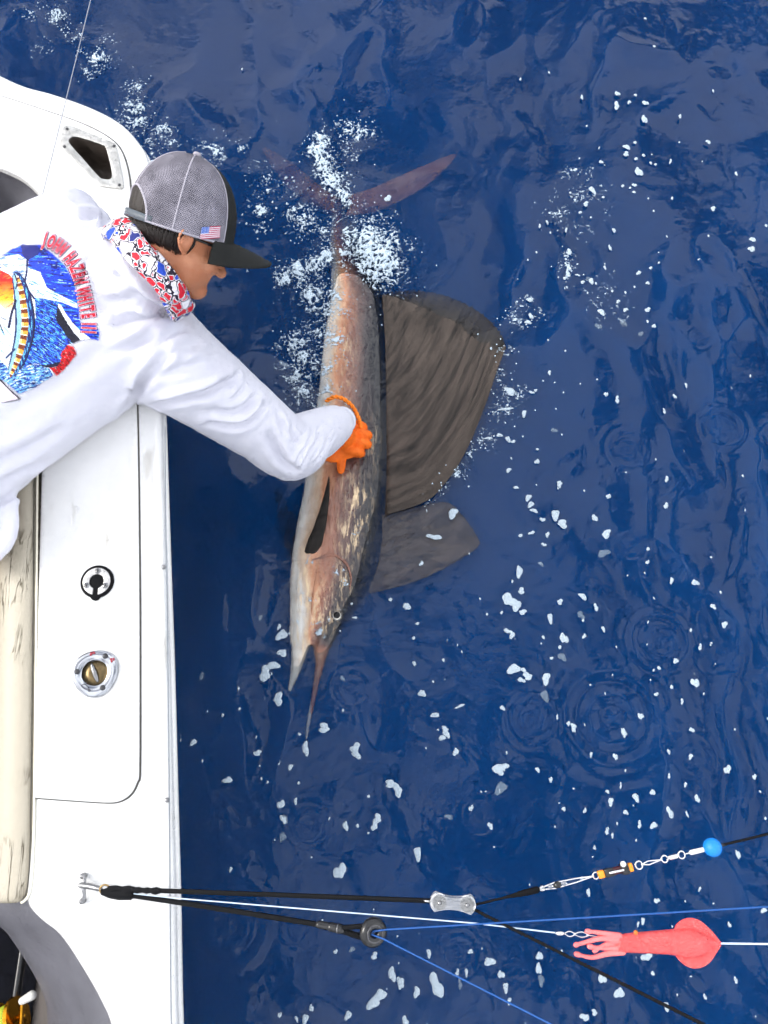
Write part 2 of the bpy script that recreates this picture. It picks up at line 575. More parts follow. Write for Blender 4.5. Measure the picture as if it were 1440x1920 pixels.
def build_fish():
    root = empty("sailfish", P(670, 800, 0), "copper flanked sailfish on its side beside the boat, gripped by an orange glove", "fish")
    skin = fish_material()
    # body
    st = catmull([np.array(s) for s in FISH], 5)
    N = 32
    V, F, acr, alo = [], [], [], []
    for i, (py, xl, xr, zc, tf) in enumerate(st):
        zc = zc - .009
        a, b = P(xl, py, zc), P(xr, py, zc)
        c, w = (a + b) / 2, (b - a)
        hw_ = w.length / 2
        roll = .14 + .14 * float(sstep(880, 1060, py))
        for k in range(N):
            th = 2 * math.pi * k / N
            ca, sa = math.cos(th), math.sin(th)
            u = math.copysign(abs(ca) ** 0.9, ca)
            v = math.copysign(abs(sa) ** 0.92, sa)
            V.append(c + w.normalized() * hw_ * u + Vector((0, 0, 1)) * (hw_ * tf * v - hw_ * u * roll))
            acr.append(0.5 + 0.5 * u * (1.0 if sa > -0.2 else 1.0)); alo.append((py - 372) / 850.0)
    for i in range(len(st) - 1):
        for k in range(N):
            F.append((i * N + k, i * N + (k + 1) % N, (i + 1) * N + (k + 1) % N, (i + 1) * N + k))
    F.append(tuple(range(N - 1, -1, -1))); F.append(tuple(range((len(st) - 1) * N, len(st) * N)))
    bm = bmesh.new()
    vv = [bm.verts.new(v) for v in V]
    for f in F: bm.faces.new([vv[i] for i in f])
    def spike(rows):
        rr = catmull([np.array(r) for r in rows], 5)
        rings = []
        for py, xl, xr, z in rr:
            a, b = P(xl, py, z), P(xr, py, z); c = (a + b) / 2; w = (b - a) / 2
            rings.append([c + w * math.cos(2 * math.pi * k / 14) + Vector((0, 0, 1)) * w.length * .66 * math.sin(2 * math.pi * k / 14) for k in range(14)])
        loft(bm, rings)
    spike([(1150, 590, 650, -.014), (1190, 586, 634, -.010), (1215, 587, 620, -.007), (1240, 590, 611, -.012), (1270, 588, 602, -.020), (1305, 583, 594, -.032), (1345, 576, 585, -.044), (1388, 570.5, 577, -.058)])
    spike([(1140, 548, 610, -.014), (1180, 545, 592, -.010), (1212, 545, 581, -.006), (1240, 545, 571, -.004), (1268, 543, 560, -.004), (1296, 539.5, 546, -.010)])
    me = remesh(bm, .0034, 5, "body")
    co = get_co(me)
    # back to rows and columns of the flank
    rel = co - np.array([0, 0, CAMH]); dep = rel[:, 1] * ST - rel[:, 2] * CT
    pxs = 720 + FPX * rel[:, 0] / dep; pys = 960 - FPX * (rel[:, 1] * CT + rel[:, 2] * ST) / dep
    R_ = np.array(FISH)
    xl_, xr_ = np.interp(pys, R_[:, 0], R_[:, 1]), np.interp(pys, R_[:, 0], R_[:, 2])
    ac = np.clip((pxs - xl_) / (xr_ - xl_), 0, 1)
    tb = sstep(1185, 1225, pys)
    ac = ac * (1 - tb) + tb * np.where(pxs > 583, .44, .22)
    ac = ac - .20 * sstep(1030, 1180, pys) * sstep(.65, .2, ac)
    no = get_no(me)
    set_co(me, co + no * (.0016 * fbm(co[:, 0] * 30, co[:, 1] * 14, 3, 90) + .0012 * fbm(co[:, 0] * 90, co[:, 1] * 40, 2, 92))[:, None])
    scf = np.zeros(len(co))
    for gx, gy, rx, ry, am in ((672, 965, 20, 60, 1.0), (655, 1010, 22, 40, .9), (645, 1075, 16, 36, 1.1), (600, 1150, 30, 34, 1.0), (622, 1120, 26, 30, .6), (640, 900, 40, 30, .25), (700, 830, 18, 40, .5), (640, 640, 22, 120, .45), (575, 1110, 26, 60, .9), (560, 1200, 20, 50, .8)):
        scf = np.maximum(scf, am * np.exp(-(((pxs - gx) / rx) ** 2 + ((pys - gy) / ry) ** 2)))
    set_float(me, "scuff", scf)
    set_float(me, "across", ac); set_float(me, "along", (pys - 372) / 850.0)
    me.materials.clear(); me.materials.append(skin)
    # bill and lower jaw become parts of their own, still joined to the head
    def split(keep, name):
        bm2 = bmesh.new(); bm2.from_mesh(me)
        bm2.faces.ensure_lookup_table()
        kill = [f for f in bm2.faces if not keep(f)]
        bmesh.ops.delete(bm2, geom=kill, context='FACES')
        m2 = bpy.data.meshes.new(name); bm2.to_mesh(m2); bm2.free()
        m2.materials.append(skin)
        o = bpy.data.objects.new(name, m2); COL.objects.link(o); o.parent = root
        return o
    yb, yj, xm = P(600, 1236, 0).y, P(560, 1228, 0).y, P(584, 1236, 0).x
    isb = lambda f: f.calc_center_median().y < yb and f.calc_center_median().x > xm
    isj = lambda f: f.calc_center_median().y < yj and f.calc_center_median().x <= xm
    body = split(lambda f: not isb(f) and not isj(f), "body")
    split(isb, "bill"); split(isj, "lower_jaw")
    # gill plate: a raised curved rim on the flank
    def on_body(px, py, lift=0.0):
        d = ray(px, py)
        hit = BV.ray_cast(Vector((0, 0, CAMH)), d)
        return (hit[0] + hit[1] * lift) if hit[0] else P(px, py, 0.01)
    BV = BVHTree.FromPolygons([v.co.copy() for v in body.data.vertices], [tuple(p.vertices) for p in body.data.polygons])
    bm = bmesh.new()
    rim = catmull([(585, 1050), (600, 1046), (622, 1040), (640, 1048), (652, 1062), (658, 1085), (655, 1105)], 5)
    tube(bm, [on_body(p[0], p[1], 0.0005) for p in rim], [0.0045 * math.sin(math.pi * (0.12 + 0.76 * i / (len(rim) - 1))) for i in range(len(rim))], 8)
    g = bm_obj("gill_cover", bm, skin, body)
    set_float(g.data, "across", [0.42] * len(g.data.vertices))
    bm = bmesh.new()
    rim = catmull([(598, 1052), (594, 1075), (590, 1100), (586, 1125), (584, 1150)], 5)
    tube(bm, [on_body(p[0], p[1], 0.0003) for p in rim], [0.003 * math.sin(math.pi * (0.1 + 0.8 * i / (len(rim) - 1))) for i in range(len(rim))], 8)
    g2 = bm_obj("cheek_ridge", bm, skin, body)
    set_float(g2.data, "across", [0.25] * len(g2.data.vertices))
    # eye
    e = on_body(632, 1155, -0.006)
    bm = bmesh.new(); lathe(bm, [(0.0001, .010), (.008, .0095), (.0125, .007), (.0145, .002), (.014, -.008)], e, (0.15, 0.1, 1), 24)
    eye = bm_obj("eye", bm, mat("fish_eye_silver", lin(205, 200, 190), .25, .6), root)
    bm = bmesh.new(); ellipsoid(bm, e + Vector((.001, .001, .0085)), [(.0102, 0, 0), (0, .0102, 0), (0, 0, .0045)], 16, 8)
    bm_obj("pupil", bm, mat("fish_pupil", (.002, .002, .003, 1), .12, 0, spec=.3), eye)
    # dorsal sail
    sail_m = fin_material("sailfish_sail", (26, 22, 20), (82, 72, 65), 26)
    def fin(name, base, outer, zfun, m, nu=70, nv=26, thick=.0028, corr=.0007, rays=38, parent=None, lead=None):
        def resamp(pl, n):
            pl = np.array(catmull([np.array(p, float) for p in pl], 8))
            d = np.r_[0, np.cumsum(np.hypot(*np.diff(pl, axis=0).T))]
            t = np.linspace(0, d[-1], n)
            return np.c_[np.interp(t, d, pl[:, 0]), np.interp(t, d, pl[:, 1])]
        B, O = resamp(base, nu), resamp(outer, nu)
        LD = resamp(lead, nv) if lead else None
        KS = np.array([k * .37 for k in range(9)])
        V, F, R = [], [], []
        for side in (1, -1):
            for i in range(nu):
                s = i / (nu - 1)
                for j in range(nv):
                    t = j / (nv - 1)
                    q = B[i] * (1 - t) + O[i] * t
                    if LD is not None: q = q + s ** 2.2 * (LD[j] - (B[-1] * (1 - t) + O[-1] * t))
                    if t > .9 and not lead is None: q = q + np.array([1.5, -2.0]) * float(perlin(s * 55, 3.0, 33)) * (t - .9) * 26
                    jag = 0
                    z = zfun(s, t)
                    p = P(q[0], q[1], z)
                    z2 = z + corr * math.sin(s * rays * 2 * math.pi + 3 * float(perlin(s * 7, t * 2, 35))) * (0.4 + 0.6 * t) + .0022 * float(perlin(s * 16, t * 2.2, 34)) + 0.0018 * float(perlin(s * 9, t * 4, 31)) + side * thick * .5 * (1 - .8 * t)
                    V.append((p.x, p.y, z2)); R.append((s, t, 0, 1))
        n = nu * nv
        for i in range(nu - 1):
            for j in range(nv - 1):
                a = i * nv + j
                F.append((a, a + nv, a + nv + 1, a + 1)); F.append((n + a, n + a + 1, n + a + nv + 1, n + a + nv))
        edge = [i * nv for i in range(nu)] + [(nu - 1) * nv + j for j in range(1, nv)] + [i * nv + nv - 1 for i in range(nu - 2, -1, -1)] + [j for j in range(nv - 2, 0, -1)]
        for k in range(len(edge)):
            a, b = edge[k], edge[(k + 1) % len(edge)]
            F.append((b, a, n + a, n + b))
        ob = mesh_obj(name, V, F, m, parent or root)
        set_color(ob.data, "ray", R)
        return ob
    def z_sail(s, t):
        base = 0.004 + 0.006 * min(1, t * 5)
        aft = max(1e-4, 1 - s) ** .4 * max(0, t - .70) ** 1.3 * 0.24
        return base - aft
    fin("dorsal_sail", [(716, 556), (722, 640), (724, 760), (725, 870), (722, 966)],
        [(719, 552), (745, 546), (800, 547), (860, 564), (905, 590), (936, 622), (949, 652)], z_sail, sail_m, 130, 40, lead=[(722, 966), (795, 942), (832, 910), (872, 850), (908, 765), (932, 695), (949, 652)])
    fin("dorsal_fin_lobe", [(716, 962), (716, 1010), (708, 1060), (692, 1104)],
        [(718, 966), (790, 948), (838, 942), (866, 965), (896, 1008), (896, 1026), (850, 1056), (785, 1088), (694, 1114)],
        lambda s, t: -0.012 - 0.006 * t - 0.014 * t * t - .022 * s * (1 - t), fin_material("sailfish_fin_lobe", (52, 45, 41), (108, 92, 78), 12), 60, 20)
    # tail lobes, deep under the surface
    tail_m = fin_material("sailfish_tail", (176, 116, 74), (232, 160, 108), 10)
    fin("tail_lobe", [(648, 405), (655, 385), (650, 365)], [(700, 400), (760, 372), (810, 340), (857, 289), (800, 308), (735, 338), (690, 365)],
        lambda s, t: -0.105 - 0.03 * t, tail_m, 40, 20, .006)
    fin("tail_lobe", [(632, 370), (628, 385), (630, 405)], [(596, 350), (555, 310), (492, 275), (515, 322), (560, 372), (606, 402)],
        lambda s, t: -0.11 - 0.07 * t, tail_m, 40, 20, .006)
    # near pectoral fin: dark blade lying along the flank; far one under the belly
    dark = fin_material("sailfish_pectoral", (10, 9, 9), (40, 34, 30), 8)
    bm = bmesh.new()
    rows = catmull([(578, 1046, 4, .030), (582, 1038, 20, .036), (587, 1026, 30, .042), (593, 1006, 29, .050), (600, 985, 24, .055), (607, 955, 17, .058), (613, 925, 10, .059), (617, 893, 1.5, .058)], 5)
    rings = []
    for px, py, w, z in rows:
        a, b = P(px - w / 2, py + w * .15, z), P(px + w / 2, py - w * .1, z + .004); c = (a + b) / 2; h = (b - a) / 2
        rings.append([c + h * math.cos(2 * math.pi * k / 10) + Vector((0, 0, .004)) * math.sin(2 * math.pi * k / 10) * min(1, w / 8) for k in range(10)])
    loft(bm, rings)
    o = bm_obj("pectoral_fin", bm, dark, root); set_color(o.data, "ray", [(k / 60, k / 60, 0, 1) for k in range(len(o.data.vertices))])
    bm = bmesh.new()
    rows = catmull([(574, 1030, 26, -.012), (562, 1030, 38, -.03), (548, 1000, 36, -.055), (532, 960, 24, -.075), (518, 915, 5, -.09)], 5)
    rings = []
    for px, py, w, z in rows:
        a, b = P(px - w / 2, py + w * .3, z), P(px + w / 2, py - w * .3, z); c = (a + b) / 2; h = (b - a) / 2
        rings.append([c + h * math.cos(2 * math.pi * k / 10) + Vector((0, 0, .004)) * math.sin(2 * math.pi * k / 10) for k in range(10)])
    loft(bm, rings)
    o = bm_obj("pectoral_fin", bm, dark, root); set_color(o.data, "ray", [(k / 60, k / 60, 0, 1) for k in range(len(o.data.vertices))])
    # lateral line, a thin dark groove along the back
    adopt(root)
    return root, body
fish, fish_body = build_fish()
# ------------------------------------------------------------------ the boat
G = 0.60                                                # level of the covering board
DECK = -0.10
gel = mat("white_gelcoat", (0.80, 0.80, 0.79, 1), .28, 0, .10, 7, .0004, 60, .3)
def weather(m):
    # small dark specks and faint scuffs in the gelcoat
    nt = m.node_tree; b = nt.nodes["Principled BSDF"]; src = b.inputs["Base Color"].links[0].from_socket
    tc = nt.nodes.new("ShaderNodeTexCoord"); v = nt.nodes.new("ShaderNodeTexVoronoi"); v.inputs["Scale"].default_value = 16; nt.links.new(tc.outputs["Object"], v.inputs["Vector"])
    r = nt.nodes.new("ShaderNodeValToRGB"); r.color_ramp.elements[0].position = .018; r.color_ramp.elements[1].position = .035; r.color_ramp.elements[0].color = (.16, .14, .12, 1)
    nt.links.new(v.outputs["Distance"], r.inputs[0])
    mp = nt.nodes.new("ShaderNodeMapping"); mp.inputs["Scale"].default_value = (40, 9, 9); mp.inputs["Rotation"].default_value = (0, 0, .5); nt.links.new(tc.outputs["Object"], mp.inputs[0])
    n = nt.nodes.new("ShaderNodeTexNoise"); n.inputs["Scale"].default_value = 1; n.inputs["Detail"].default_value = 8; nt.links.new(mp.outputs[0], n.inputs["Vector"])
    r2 = nt.nodes.new("ShaderNodeValToRGB"); r2.color_ramp.elements[0].position = .62; r2.color_ramp.elements[1].position = .74; r2.color_ramp.elements[0].color = (1, 1, 1, 1); r2.color_ramp.elements[1].color = (.72, .70, .66, 1)
    nt.links.new(n.outputs["Fac"], r2.inputs[0])
    for f in (r, r2):
        mx = nt.nodes.new("ShaderNodeMixRGB"); mx.blend_type = 'MULTIPLY'; mx.inputs[0].default_value = 1
        nt.links.new(src, mx.inputs[1]); nt.links.new(f.outputs[0], mx.inputs[2]); src = mx.outputs[0]
    nt.links.new(src, b.inputs["Base Color"])
weather(gel)
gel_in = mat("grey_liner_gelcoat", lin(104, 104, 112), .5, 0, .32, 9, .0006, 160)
seam_m = mat("seam_sealant", lin(70, 68, 62), .7, 0, .5, 60)
steel = mat("stainless_steel", (.36, .36, .37, 1), .22, 1, .45, 90, .0004, 300)
steel_worn = mat("worn_stainless_steel", (.66, .65, .62, 1), .38, .85, .45, 70, .0008, 160)
mat_dark_screw = mat("dark_screw", (.05, .05, .055, 1), .35, .6, 0)
black_r = mat("black_rubber", (.003, .003, .004, 1), .7, 0, 0, spec=.15)
black_p = mat("black_plastic", (.008, .008, .009, 1), .25, 0, 0, coat=.3)

#         inner edge,  outer edge, foot of the sloping liner
EDGE = [((246, 2130), (336, 2130), (120, 2130)), ((232, 2030), (334, 2030), (104, 2030)),
        ((206, 1925), (331, 1925), (90, 1925)), ((190, 1885), (330, 1890), (86, 1880)), ((160, 1830), (329, 1840), (62, 1825)), ((112, 1757), (328, 1765), (15, 1752)),
        ((74, 1725), (327.5, 1725), (-10, 1725)), ((50, 1696), (327, 1695), (-25, 1700)), ((48, 1660), (326, 1650), (-30, 1660)), ((60, 1500), (322, 1500), (-30, 1500)), ((66, 1250), (316, 1250), (-30, 1250)),
        ((69, 1100), (311, 1100), (-28, 1100)), ((75, 890), (304.5, 890), (-24, 890)), ((80, 700), (299, 700), (-15, 700)), ((86, 520), (294.5, 520), (10, 530)),
        ((88, 440), (290.5, 430), (28, 450)), ((84, 395), (287, 365), (32, 415)), ((75, 370), (279, 304), (26, 392)), ((62, 352), (262, 268), (16, 381)), ((40, 331), (226, 229), (0, 369)),
        ((18, 318), (170, 199), (-20, 357)), ((-8, 307), (100, 174), (-46, 345)), ((-50, 293), (30, 153), (-90, 330))]

def boat_curves():
    inn = [P(*e[0], G) for e in EDGE]; out = [P(*e[1], G) for e in EDGE]; foot = [P(*e[2], .2) for e in EDGE]
    # carry on forward, out of frame, and round the stern to the centre line at x = CX
    def fwd(l, dx):
        a = l[0]
        return [Vector((a.x + dx * k, a.y - .5 * k, a.z)) for k in (4, 3, 2, 1)] + l
    inn, out, foot = fwd(inn, -.01), fwd(out, -.012), fwd(foot, -.01)
    CX = -2.05
    def aft(l, yc):
        a = l[-1]; n = 6
        for k in range(1, n + 1):
            t = k / n
            x = a.x + (CX - a.x) * t
            l.append(Vector((x, a.y + (yc - a.y) * (1 - (1 - t) ** 2), a.z)))
        return l
    out = aft(out, 2.05); inn = aft(inn, 1.70); foot = aft(foot, 1.62)
    per = 8
    out, inn, foot = [[Vector(p) for p in catmull(l, per)] for l in (out, inn, foot)]
    def mir(l):
        return l + [Vector((2 * CX - p.x, p.y, p.z)) for p in l[-2::-1]]
    return mir(out), mir(inn), mir(foot), CX

def build_boat():
    root = empty("fishing_boat", (-2.05, 0, 0), "white sport fishing boat with cream padded coaming, the angler leaning over its side", "boat")
    out, inn, foot, CX = boat_curves()
    n = len(out)
    centre = Vector((CX, -0.5, 0))
    def strip(name, rows, m, smooth=True):
        V = [p for r in rows for p in r]; F = []
        for i in range(len(rows) - 1):
            k = len(rows[i])
            for j in range(k - 1):
                F.append((i * k + j, i * k + j + 1, (i + 1) * k + j + 1, (i + 1) * k + j))
        o = mesh_obj(name, V, F, m, root, smooth)
        bm = bmesh.new(); bm.from_mesh(o.data); bmesh.ops.recalc_face_normals(bm, faces=bm.faces)
        bm.to_mesh(o.data); bm.free()
        return o
    rows_board, rows_hull, rows_liner, rows_rail = [], [], [], []
    for i in range(n):
        o, q, f = out[i], inn[i], foot[i]
        d = (q - o); w = d.length; d.normalize()
        a, b = out[max(i - 1, 0)], out[min(i + 1, n - 1)]
        t = (b - a).normalized(); nr = Vector((-t.y, t.x, 0))
        if nr.dot(d) < 0: nr = -nr                        # inboard
        up = Vector((0, 0, 1))
        rows_board.append([o + up * (-.024) + nr * .001, o + up * (-.010), o + nr * .003 + up * (-.004), o + nr * .009 + up * (-.0006), o + nr * .018, *[(o + nr * .018).lerp(q - d * .016, k / 36) for k in range(1, 36)], q - d * .016,
                           q - d * .007 + up * (-.0015), q - d * .001 + up * (-.007), q + up * (-.016), q + up * (-.03)])
        # rub rail: a slim lip under the edge
        rows_rail.append([o + nr * .004 + up * (-.0245), o - nr * .003 + up * (-.027), o - nr * .005 + up * (-.034), o - nr * .003 + up * (-.043), o + nr * .01 + up * (-.047)])
        k_ = 1 - .8 * float(sstep(1.0, 1.35, o.y))        # the tumblehome dies out towards the stern corner
        rows_hull.append([o + nr * .006 + up * (-.046), o + nr * .05 * k_ + up * (-.16), o + nr * .115 * k_ + up * (-.36), o + nr * .205 * k_ + up * (-.62), o + nr * .33 * k_ + up * (-.95), o + nr * .7 * k_ + up * (-1.3)])
        g = q + up * (-.03)
        mid = g.lerp(f, .5) + up * (.06)
        rows_liner.append([g + d * .0, g.lerp(mid, .35) + up * .02, mid, mid.lerp(f, .55) + up * .012, f, f + up * (-.14) + d * .004, f + up * (DECK - .2) + d * .006])
    board = strip("covering_board", rows_board, gel)
    strip("rub_rail", rows_rail, gel)
    hull = strip("hull", rows_hull, gel)
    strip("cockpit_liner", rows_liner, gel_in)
    # deck and forward bulkhead
    bm = bmesh.new()
    bm.faces.new([bm.verts.new((p.x, p.y, DECK + .003)) for p in foot])
    bmesh.ops.triangulate(bm, faces=bm.faces)
    bm_obj("cockpit_deck", bm, mat("deck_nonskid", lin(112, 104, 98), .7, 0, .2, 30, .0015, 220), root)
    xl, xr, yf = out[0].x, 2 * CX - out[0].x, out[0].y
    # the cabin front, well ahead of the frame
    bm = bmesh.new(); box(bm, (CX, yf - .6, .85), [((xl - CX) * .86, 0, 0), (0, .6, 0), (0, 0, 1.15)]); bevel_bm(bm, .08, 3)
    bm_obj("cabin", bm, gel, root)
    bm = bmesh.new(); box(bm, (CX, yf + .004, 1.25), [((xl - CX) * .6, 0, 0), (0, .012, 0), (0, 0, .38)]); bevel_bm(bm, .01, 2)
    bm_obj("cabin_window", bm, mat("dark_window_glass", (.01, .012, .015, 1), .05, 0, coat=1), root)
    # carpet on the forward part of the cockpit floor
    bm = bmesh.new(); box(bm, (CX, -1.0, DECK + .009), [(1.12, 0, 0), (0, .86, 0), (0, 0, .004)])
    bm_obj("deck_carpet", bm, mat("navy_carpet", (.0045, .006, .018, 1), .95, 0, .5, 60, .003, 500), root)

    # raised lid panel along the gunwale and round the stern
    seam_px = [(66, 1496), (120, 1500), (200, 1505), (226, 1502), (246, 1489), (258, 1466), (262, 1440), (262.5, 1250), (262, 1100), (260, 900), (258, 790), (254, 640), (250, 480), (247, 400), (243, 335), (228, 284), (200, 256), (150, 231), (90, 210), (30, 190), (-30, 172)]
    sm = [P(p[0], p[1], G) for p in catmull(seam_px, 6)]
    ii = [P(e[0][0] + 6, e[0][1], G) for e in EDGE]
    inner_px = [(-40, 300), (-8, 313), (22, 324), (46, 338), (68, 358), (80, 375), (89, 400), (93, 440), (91, 520), (85, 700), (79.5, 890), (74.5, 1100), (71, 1250), (66, 1480)]
    im = [P(p[0], p[1], G) for p in catmull(inner_px, 6)]
    sa = np.array([(p.x, p.y) for p in sm]); ia = np.array([(p.x, p.y) for p in im[::-1]])
    yc = P(66, 1440, G).y
    K = 420
    d_ = np.r_[0, np.cumsum(np.hypot(*np.diff(sa, axis=0).T))]; t_ = np.linspace(0, d_[-1], K)
    SA = np.c_[np.interp(t_, d_, sa[:, 0]), np.interp(t_, d_, sa[:, 1])]
    di = np.r_[0, np.cumsum(np.hypot(*np.diff(ia, axis=0).T))]
    ystart = P(66, 1300, G).y
    ks = next(k for k in range(K) if SA[k, 1] > ystart and k > 60)
    li = np.interp(ystart, ia[:, 1][:60], di[:60])
    tk = np.where(np.arange(K) < ks, np.arange(K) / ks * li, li + (np.arange(K) - ks) / (K - 1 - ks) * (di[-1] - li))
    IA = np.c_[np.interp(tk, di, ia[:, 0]), np.interp(tk, di, ia[:, 1])]
    rows = []
    for k in range(K):
        o, q = Vector((*SA[k], G)), Vector((*IA[k], G)); d = (q - o).normalized(); up = Vector((0, 0, 1))
        a_, b_ = SA[max(k - 1, 0)], SA[min(k + 1, K - 1)]; tg = Vector((b_[0] - a_[0], b_[1] - a_[1], 0)).normalized(); nr = Vector((-tg.y, tg.x, 0))
        if nr.dot(d) < 0: nr = -nr
        if (q - o).length < .012: nr = d
        A_, B_ = o + nr * .005, q - d * .004
        rows.append([o + up * -.004, o + up * .002, o + nr * .0015 + up * .0045, A_ + up * .0055] + [A_.lerp(B_, j / 30) + up * .0055 for j in range(1, 30)] + [B_ + up * .0055, q + up * .0035, q + up * -.004])
    lid = strip("lid_panel", rows, gel)
    bm = bmesh.new(); tube(bm, [p + Vector((.0012, 0, .0006)) for p in sm], .0021, 6)
    bm_obj("seam_sealant", bm, seam_m, lid)
    bm = bmesh.new()
    e2 = [P(p[0], p[1], G) for p in catmull([(309.5, 800), (311, 1000), (312.5, 1060), (316.5, 1400), (317.5, 1500), (319, 1700), (321, 1925), (325, 2130)], 6)]
    tube(bm, [p + Vector((0, 0, .0)) for p in e2], .0010, 6)
    bm_obj("edge_seam", bm, mat("edge_seam_grey", lin(120, 128, 138), .6), root)
    for px, py in ((307, 1063), (313.5, 1500)):
        bm = bmesh.new(); lathe(bm, [(.0045, -.002), (.0045, .002), (.003, .0035), (.0, .0038)], P(px, py, G), (0, 0, 1), 14)
        bm_obj("screw", bm, steel, board)

    # hole for the hawse pipe
    o_px = [(125, 236), (136, 238), (176, 254), (212, 268), (218, 275), (225, 310), (231.5, 347), (229, 355), (216, 354), (190, 350), (180, 345), (150, 315), (117, 283), (113.5, 272), (116, 252), (119, 240)]
    h_px = [(136, 257.5), (150, 259), (190, 272), (198, 277), (205, 300), (210.5, 328), (207, 337), (195, 337), (186, 332), (160, 303), (132, 271), (130, 263)]
    op = [P(*p, G + .006) for p in o_px]; hp = [P(*p, G + .006) for p in h_px]
    ce = (sum(hp, Vector()) / len(hp))
    def in_poly(x, y, poly):
        c = False
        for i in range(len(poly)):
            p, q = poly[i], poly[(i + 1) % len(poly)]
            if (p.y > y) != (q.y > y) and x < (q.x - p.x) * (y - p.y) / (q.y - p.y) + p.x: c = not c
        return c
    grown = [p + (p - ce).normalized() * .009 for p in hp]
    for ob in (board, lid):
        bm = bmesh.new(); bm.from_mesh(ob.data)
        kill = [f for f in bm.faces if (f.calc_center_median() - ce).length < .15 and in_poly(f.calc_center_median().x, f.calc_center_median().y, grown)]
        bmesh.ops.delete(bm, geom=kill, context='FACES'); bm.to_mesh(ob.data); bm.free()
    # hawse pipe: worn steel flange round a deep dark pocket
    hw = empty("hawse_pipe", P(175, 300, G)); hw.parent = root
    def ring_poly(outer, inner, z0, z1, name, m, parent, bev=.0015):
        bm = bmesh.new()
        def res(l, k=64):
            l = np.array([(p.x, p.y) for p in l] + [(l[0].x, l[0].y)])
            l = np.array(catmull(list(l), 6)); d = np.r_[0, np.cumsum(np.hypot(*np.diff(l, axis=0).T))]
            t = np.linspace(0, d[-1], k, endpoint=False)
            return np.c_[np.interp(t, d, l[:, 0]), np.interp(t, d, l[:, 1])]
        A, B = res(outer), res(inner)
        j0 = int(np.argmin(np.hypot(*(B - A[0]).T))); B = np.roll(B, -j0, axis=0)
        v = [[bm.verts.new((p[0], p[1], z)) for p in l] for l, z in ((A, z0), (A, z1), (B, z1), (B, z0))]
        k = len(A)
        for r in range(4):
            a, b = v[r], v[(r + 1) % 4]
            for i in range(k):
                bm.faces.new((a[i], a[(i + 1) % k], b[(i + 1) % k], b[i]))
        bevel_bm(bm, bev, 2, 50)
        o = bm_obj(name, bm, m, parent); sharp(o, 40)
        return o, B
    fl, Bp = ring_poly(op, hp, G + .003, G + .0095, "flange", steel_worn, hw)
    bm = bmesh.new()
    c = Vector((np.mean(Bp[:, 0]), np.mean(Bp[:, 1]), 0))
    rings = []
    for s, z in ((1.0, G + .004), (1.0, G - .02), (.97, G - .06), (.85, G - .085), (.5, G - .09), (.02, G - .09)):
        rings.append([(c.x + (p[0] - c.x) * s, c.y + (p[1] - c.y) * s, z) for p in Bp])
    loft(bm, rings, cap=False)
    pk = bm_obj("pocket", bm, mat("hawse_pocket_metal", lin(92, 82, 74), .55, .2, .4, 40), hw)
    for px, py in ((126, 242), (214, 274), (224, 347), (121, 275)):
        bm = bmesh.new(); lathe(bm, [(.0042, 0), (.0042, .0008), (.002, .0012), (.0, .0012)], P(px, py, G + .0093), (0, 0, 1), 14)
        bm_obj("screw", bm, mat_dark_screw, hw)
    for c_ in hw.children: c_.matrix_parent_inverse = Matrix.Translation(-Vector(hw.location))

    # rod holder with a black rim and a keyhole
    T = G + .0055
    def kid(name, loc):
        e = empty(name, loc); e.parent = root
        return e
    def settle(e):
        for c_ in e.children: c_.matrix_parent_inverse = Matrix.Translation(-Vector(e.location))
    c = P(183, 1091, T); r = (P(214, 1091, T) - c).length
    rh = kid("rod_holder", c)
    bm = bmesh.new(); lathe(bm, [(r, -.002), (r, .0035), (r * .96, .0048), (.0, .005)], c, (0, 0, 1), 40)
    bm_obj("gasket", bm, black_r, rh)
    bm = bmesh.new(); lathe(bm, [(r * .3, -.001), (r * .3, .003), (.0, .0035)], c + Vector((0, -r * .86, .0012)), (0, 0, 1), 20)
    bm_obj("gasket_tab", bm, black_r, rh)
    pts = []
    for k in range(49):
        a = math.radians(-90 + 11 + (338) * k / 48); pts.append((c.x + r * .83 * math.cos(a), c.y + r * .83 * math.sin(a)))
    for k in range(49):
        a = math.radians(-90 + 338 + 2 - (320) * k / 48 - 0); pts.append((c.x + r * .44 * math.cos(a), c.y + r * .44 * math.sin(a)))
    bm = bmesh.new(); prism(bm, pts, T + .003, T + .0075); bevel_bm(bm, .0008, 2, 50)
    pl = bm_obj("plate", bm, mat("chalky_steel_plate", (.62, .61, .6, 1), .38, .45, .3, 260), rh); sharp(pl, 40)
    for a in (88, 205, 335):
        s = c + Vector((math.cos(math.radians(a)), math.sin(math.radians(a)), 0)) * r * .63
        bm = bmesh.new(); lathe(bm, [(.0062, .006), (.0062, .0082), (.004, .0092), (.0, .0094)], s, (0, 0, 1), 18)
        sc = bm_obj("screw", bm, steel, rh)
        bm = bmesh.new()
        for ang in (0, 90):
            d = Vector((math.cos(math.radians(a + ang)), math.sin(math.radians(a + ang)), 0))
            box(bm, s + Vector((0, 0, .0094 - .0003 * (ang == 90))), [d * .0042, Vector((-d.y, d.x, 0)) * .0008, (0, 0, .0006)])
        bm_obj("screw_slot", bm, black_p, rh)
    settle(rh)

    # chrome fuel filler
    c = P(179.5, 1262, T); r = (P(223, 1262, T) - c).length
    ff = kid("fuel_filler", c)
    bm = bmesh.new()
    def rr(a): return r * (1 + .045 * math.cos(3 * (a - math.radians(40))))
    rings = []
